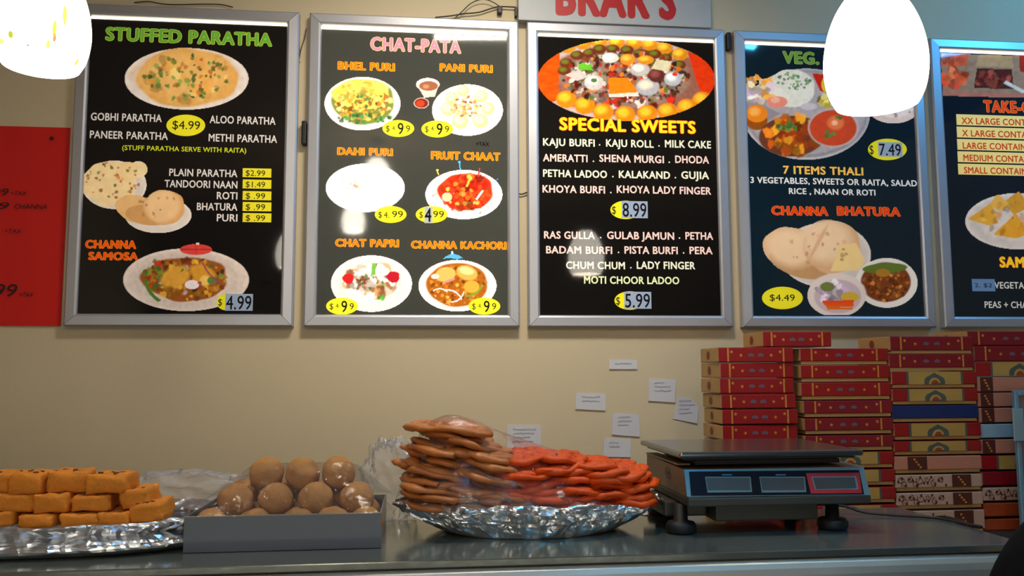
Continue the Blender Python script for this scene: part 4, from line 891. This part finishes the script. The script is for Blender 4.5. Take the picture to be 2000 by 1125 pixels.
for (prof_, meshes, R_, lab, grp, nm, tlt) in ((topb, JB, .06, 'brown syrupy jalebi in the heap on the left half of the foil platter', 'brown jalebi heap', 'brown_jalebi', .17), (topo, JO, .042, 'orange red jalebi in the heap on the right half of the foil platter', 'orange jalebi heap', 'orange_jalebi', -.03)):
    X_ = np.array([a for a, b_ in prof_]); Yp = np.array([b_ for a, b_ in prof_])
    z = CZ+.052; row = 0
    while z < zpx(Yp.min())-.008:
        xs_ = [xx for xx in np.linspace(X_[0], X_[-1], 120) if zpx(np.interp(xx, X_, Yp)) > z+.006]
        if len(xs_) < 2: break
        a, b_ = surf(xs_[0])+R_*.86, surf(xs_[-1])-R_*.86
        lim = .222-R_*(1.05 if z < CZ+.07 else .85)
        a, b_ = max(a, PC[0]-lim), min(b_, PC[0]+lim)
        if b_ < a: a = b_ = (a+b_)/2
        nn_ = max(1, int(round((b_-a)/(R_*1.25)))+1)
        hy = max(.02, (.064 if R_ < .05 else .05)-(z-CZ)*.2)
        for k in range(nn_):
            xx = (a+b_)/2 if nn_ == 1 else a+(b_-a)*k/(nn_-1)
            for yy in (-hy, hy):
                jal(meshes, xx+q.uniform(-.004, .004), PC[1]+yy*.95+q.uniform(-.006, .006), z+q.uniform(-.002, .002), q.uniform(-.1, .12), tlt+q.uniform(-.08, .1), lab, grp, nm)
        z += .0125; row += 1

# clear wrap over the platter's left heap: a stretched tent
def tent(name, base_loop, top_loop, lab, m, nlev=22, wr=.002, seed=50, sag=.0, flute=.0, cat='wrap'):
    n = 120; B_ = spline(list(base_loop)+[base_loop[0]], 30); T_ = spline(list(top_loop)+[top_loop[0]], 30)
    def rs_(P):
        d = np.r_[0, np.cumsum(np.linalg.norm(np.diff(P, axis=0), axis=1))]; s = np.linspace(0, d[-1], n, endpoint=False)
        return np.stack([np.interp(s, d, P[:, k]) for k in range(3)], 1)
    B_, T_ = rs_(B_), rs_(T_); V = []; Fc = []; c = T_.mean(0); cb = B_.mean(0)
    for j in range(nlev+1):
        t_ = j/nlev
        for i in range(n):
            P = B_[i]*(1-t_)+T_[i]*t_; out = P-(cb*(1-t_)+c*t_); out[2] = 0; out /= np.linalg.norm(out)+1e-6
            wv = (ridg(i*.35+t_*1.5, t_*2.2, 1, seed)-.5)*wr*2+(vn(i*.9, t_*7, 1, seed+1)-.5)*wr
            V.append(P+out*(wv-sag*math.sin(math.pi*t_)))
    for j in range(nlev):
        for i in range(n): Fc.append((j*n+i, j*n+(i+1) % n, (j+1)*n+(i+1) % n, (j+1)*n+i))
    k0 = len(V)
    for r_ in (.66, .33):
        for i in range(n): V.append(c+(T_[i]-c)*r_+np.array([0, 0, .002*(1-r_)+(vn(i*.4, r_*5, 1, seed+2)-.5)*wr]))
    V.append(c+np.array([0, 0, .003]))
    prev = nlev*n
    for rr_ in range(2):
        cur = k0+rr_*n
        for i in range(n): Fc.append((prev+i, prev+(i+1) % n, cur+(i+1) % n, cur+i))
        prev = cur
    for i in range(n): Fc.append((prev+i, prev+(i+1) % n, k0+2*n))
    o = mk(name, V, Fc, m, None, True); return tag(o, lab, cat)
def P_(px, py, Y): return aty(px, py, Y)
base = [P_(770, 980, 1.53), P_(830, 994, 1.445), P_(950, 1002, 1.415), P_(1090, 1000, 1.415), P_(1200, 985, 1.45), P_(1254, 966, 1.53), P_(1225, 955, 1.61), P_(1080, 950, 1.655), P_(900, 950, 1.655), P_(800, 958, 1.62)]
top = [P_(822, 842, 1.53), P_(845, 820, 1.50), P_(885, 810, 1.495), P_(925, 820, 1.50), P_(985, 846, 1.505), P_(1060, 872, 1.51), P_(1092, 880, 1.54), P_(1060, 872, 1.57), P_(960, 836, 1.57), P_(885, 811, 1.56), P_(845, 820, 1.55)]
tent('plastic_wrap', base, top, 'clear plastic wrap stretched over the heaped jalebi platter', M_film, wr=.0012, seed=50)
zb = z0+bh+.002
base = [(x0-.004, YB_-.004, CZ+.002), ((x0+x1)/2, YB_-.005, CZ+.001), (x1+.004, YB_-.004, CZ+.002), (x1+.008, YB_+bd/2, CZ+.002), (x1+.004, YB_+bd+.004, CZ+.002), ((x0+x1)/2, YB_+bd+.004, CZ+.001), (x0-.004, YB_+bd+.004, CZ+.002), (x0-.006, YB_+bd/2, CZ+.002)]
mid = [(x0-.004, YB_-.004, zb), ((x0+x1)/2, YB_-.004, zb-.002), (x1+.004, YB_-.004, zb), (x1+.006, YB_+bd/2, zb), (x1+.003, YB_+bd+.003, zb), ((x0+x1)/2, YB_+bd+.003, zb), (x0-.003, YB_+bd+.003, zb), (x0-.005, YB_+bd/2, zb)]
yt_ = y3
top = [P_(492, 912, yt_-.012), P_(520, 904, yt_-.022), P_(590, 906, yt_-.03), P_(670, 901, yt_-.022), P_(694, 908, yt_-.008), P_(690, 906, yt_+.03), P_(590, 904, yt_+.04), P_(500, 908, yt_+.03)]
tent('plastic_wrap', mid, top, 'clear plastic wrap stretched over the brown ladoos and their card tray', M_film, wr=.0012, seed=54)
# crumpled clear bags behind the trays
def crumple(name, c, sx, sy, sz, seed, lab):
    bm = bmesh.new(); bmesh.ops.create_icosphere(bm, subdivisions=5, radius=1)
    for v in bm.verts:
        x, y_, z = v.co; a = math.atan2(y_, x)
        d = 1+.36*(ridg(a*1.9+z, z*1.8+x, 1, seed)-.6)+.30*(ridg(x*4.3, z*4+y_*3, 1, seed+1)-.5)+.14*(ridg(x*10+y_*5, z*9, 1, seed+2)-.5)
        v.co = Vector((x*d*sx, y_*d*sy, max(-.98, z*d)*sz))
    V = [(c[0]+v.co.x, c[1]+v.co.y, c[2]+v.co.z) for v in bm.verts]; Fc = [[v.index for v in f.verts] for f in bm.faces]; bm.free()
    o = mk(name, V, Fc, M_bag, None, True); return tag(o, lab, 'plastic bag')
c = aty(345, 955, 1.60); crumple('plastic_bag', (c[0], 1.635, CZ+.046), .125, .022, .047, 61, 'crumpled clear plastic bag between the burfi tray and the ladoo tray')
c = aty(760, 920, 1.645); crumple('plastic_bag', (c[0]+.005, 1.652, CZ+.071), .052, .014, .072, 64, 'crumpled clear plastic bag standing up behind the ladoos and the jalebi')

# ------------------------------------------------------------------ weighing scale
SF = 1.415
zf0 = aty(1520, 985, SF)[2]
def X(px, py, Y): return aty(px, py, Y)[0]
sx0, sx1 = X(1345, 975, SF), X(1700, 975, SF)
sc = thing('weighing_scale', ((sx0+sx1)/2, SF+.14, CZ), 'grey electronic weighing scale with steel platter and three small displays', 'scale')
M_sbody = mat('beige_grey_plastic', (118, 100, 80), .45, var=.05); M_dark = mat('dark_olive_plastic', (52, 52, 44), .5); M_blk = mat('black_rubber', (14, 13, 14), .6)
zb0 = aty(1520, 987, SF)[2]; zb1 = aty(1520, 969, SF)[2]; zt1 = aty(1520, 914, SF+.022)[2]; SBK = SF+.27
MB().box((sx0-.001, SF-.002, zb0), (sx1+.001, SBK, zb1), bev=.003).build('lower_rim', M_dark, sc)
A = [(sx0, SF, zb1+.0004), (sx1, SF, zb1+.0004), (sx1-.002, SBK-.005, zb1+.0004), (sx0, SBK-.005, zb1+.0004)]
tx0, tx1 = X(1335, 916, SF+.022), X(1687, 916, SF+.022)
T = [(tx0, SF+.022, zt1), (tx1, SF+.022, zt1), (tx1, SBK-.012, zt1+.004), (tx0, SBK-.012, zt1+.004)]
V, Fc = prism(A, T); mk('housing', V, [f[::-1] for f in Fc], M_sbody, sc)
n_ = np.cross(np.array(A[1])-A[0], np.array(T[0])-A[0]); n_ /= np.linalg.norm(n_); n_ = n_ if n_[1] < 0 else -n_
def face(pts, lift, th, name, m, parent=sc):
    P = [onpl(a, b_, np.array(A[0])+n_*lift, n_) for a, b_ in pts]; V, Fc = prism(P, [p_-n_*th for p_ in P]); return mk(name, V, Fc, m, parent)
M_trim = mat('pale_teal_trim', (96, 126, 132), .3, .2)
face([(1336, 917), (1686, 914), (1700, 967), (1342, 970)], .0012, .001, 'face_surround', M_trim)
fp = face([(1346, 921), (1678, 918), (1688, 965), (1350, 968)], .0022, .0008, 'display_panel', mat('black_gloss_panel', (10, 20, 30), .15))
M_lcd = mat('grey_lcd_window', (62, 66, 66), .25, var=.1, scale=30); M_lcde = mat('lcd_bezel', (90, 110, 118), .3)
for a, b_ in ((1377, 1469), (1483, 1575)):
    w1 = face([(a, 931), (b_-3, 931), (b_, 961), (a+5, 962)], .0028, .0005, 'display_bezel', M_lcde, fp)
    face([(a+2, 933), (b_-5, 933), (b_-3, 957), (a+6, 957)], .0033, .0004, 'display_window', M_lcd, fp)
face([(1574, 924), (1678, 923), (1684, 963), (1584, 964)], .0028, .0005, 'red_display_frame', mat('red_frame_print', (150, 14, 18), .4), fp)
face([(1585, 931), (1672, 930), (1677, 956), (1592, 957)], .0031, .0003, 'display_bezel', M_lcde, fp)
face([(1588, 933), (1669, 932), (1673, 953), (1594, 955)], .0036, .0004, 'display_window', M_lcd, fp)
for a in (1410, 1515, 1612): face([(a, 926), (a+20, 926), (a+20, 928.5), (a, 928.5)], .0027, .0003, 'caption_mark', mat('dim_blue_print', (60, 90, 120), .5), fp)
# round badge on the left side
m = MB(); R1, R2 = .0105, .0085; by, bz = SF+.115, (zb1+zt1)/2+.006; xx = sx0-.0012
for k in range(24):
    a, b_ = 2*math.pi*k/24, 2*math.pi*(k+1)/24
    m.add([(xx-.0006, by+R1*1.5*math.cos(a), bz+R1*math.sin(a)), (xx-.0006, by+R1*1.5*math.cos(b_), bz+R1*math.sin(b_)), (xx-.0006, by+R2*1.5*math.cos(b_), bz+R2*math.sin(b_)), (xx-.0006, by+R2*1.5*math.cos(a), bz+R2*math.sin(a))], [(0, 1, 2, 3)])
m.box((xx-.0006, by-.008, bz-.0025), (xx-.0001, by+.008, bz+.0025)); m.build('badge', mat('dark_badge_print', (60, 46, 44), .5), sc)
# neck and platter
MB().box((tx0+.03, SF+.05, zt1+.0046), (tx1-.03, SBK-.04, zt1+.012)).build('platter_support', M_blk, sc)
MB().box((tx0-.004, SF+.045, zt1+.0046), (tx0+.02, SBK-.02, zt1+.008), bev=.001).build('top_ridge', M_sbody, sc)
py0 = SF+.004; pz = aty(1500, 893, py0)[2]; pz1 = aty(1500, 881, py0)[2]
px0, px1 = X(1328, 885, py0), X(1688, 885, py0); pyb = SF+.268
M_plat = mat('brushed_platter_steel', (120, 124, 124), .18, .9, var=.06, scale=10)
m = MB(); o_ = [(px0, py0), (px1, py0), (px1, pyb), (px0, pyb)]
m.box((px0, py0, pz), (px1, pyb, pz1), bev=.004)
m.build('platter', M_plat, sc)
MB().box((px0+.012, py0+.012, pz-.004), (px1-.012, pyb-.012, pz-.0002)).build('platter_underside', M_blk, sc)
# pedestal and feet
zp0 = aty(1500, 1015, SF+.04)[2]
MB().box((X(1398, 1000, SF+.03), SF+.03, zp0), (X(1598, 1000, SF+.03), SBK-.03, zb0-.0002), bev=.003).build('battery_bay', M_dark, sc)
MB().box((X(1300, 1000, SF+.03)+.01, SF+.07, zp0+.004), (X(1396, 1000, SF+.03), SBK-.05, zb0-.0002), bev=.003).build('left_bay', M_dark, sc)
for (fx, fy) in ((X(1330, 1020, 1.46)+.0, SF+.045), (X(1626, 1020, 1.46), SF+.045), (sx0+.02, SBK-.03), (sx1-.04, SBK-.03)):
    V, Fc = lathe([(.001, .0005), (.024, .0006), (.0265, .006), (.0262, .014), (.023, .019), (.012, .0215), (.011, zb0-CZ-.0005), (.001, zb0-CZ-.0005)], (fx, fy, CZ), 24)
    mk('foot', V, Fc, M_blk, sc, True)
P = spline([aty(1600, 984, 1.60), aty(1650, 989, 1.60), aty(1690, 1001, 1.58), atz(1760, 1007, CZ+.004), atz(1830, 1012, CZ+.003), atz(1890, 1024, CZ+.003), atz(1912, 1030, CZ+.003), (CX1+.02, 1.61, CZ-.03), (CX1+.012, 1.62, CZ-.3)], 12)
mk('power_cord', *tube(P, .0026, 8), M_blk, sc, True)

# paper lying behind the platter on the counter
A_ = [atz(1226, 1000, CZ+.0008), atz(1262, 1007, CZ+.0008), atz(1292, 990, CZ+.0008), atz(1250, 984, CZ+.0008)]
V, Fc = prism(A_, [p_+np.array([0, 0, .0008]) for p_ in A_])
tag(mk('paper_slip', V, [f[::-1] for f in Fc], M_paper), 'white paper slip lying on the counter between platter and scale', 'paper')

# ------------------------------------------------------------------ dark shape in the bottom right corner: stands on the floor before the counter
KY = .95
def pk(px, py): return aty(px, py, KY)
cpt = pk(2040, 1100)
bm = bmesh.new(); bmesh.ops.create_icosphere(bm, subdivisions=5, radius=1)
ztop = pk(2060, 965)[2]; zc_ = ztop-.22; V = []
xl = pk(1928, 1125)[0]; xc = xl+.225
for v in bm.verts:
    x, y_, z = v.co
    if z > 0: V.append((xc+x*.185, KY+.06+y_*.12, zc_+z*.22))
    else:
        k = (-z); V.append((xc+x*.185*(1+.1*k)+(.02*(vn(x*3, k*3, 1, 71)-.5)), KY+.06+y_*.12*(1+.1*k), zc_*(1-k) if k < 1 else 0))
Fc = [[v.index for v in f.verts] for f in bm.faces]; bm.free()
V = np.array(V); V[:, 2] = np.maximum(V[:, 2], .001)
tag(mk('dark_garment_bag', V, Fc, mat('black_fabric', (7, 7, 9), .9, spec=.15), None, True), 'black rounded fabric shape in the bottom right corner, in front of the counter', 'bag')
print('objects', len(bpy.data.objects), 'polys', sum(len(o.data.polygons) for o in bpy.data.objects if o.type == 'MESH'))
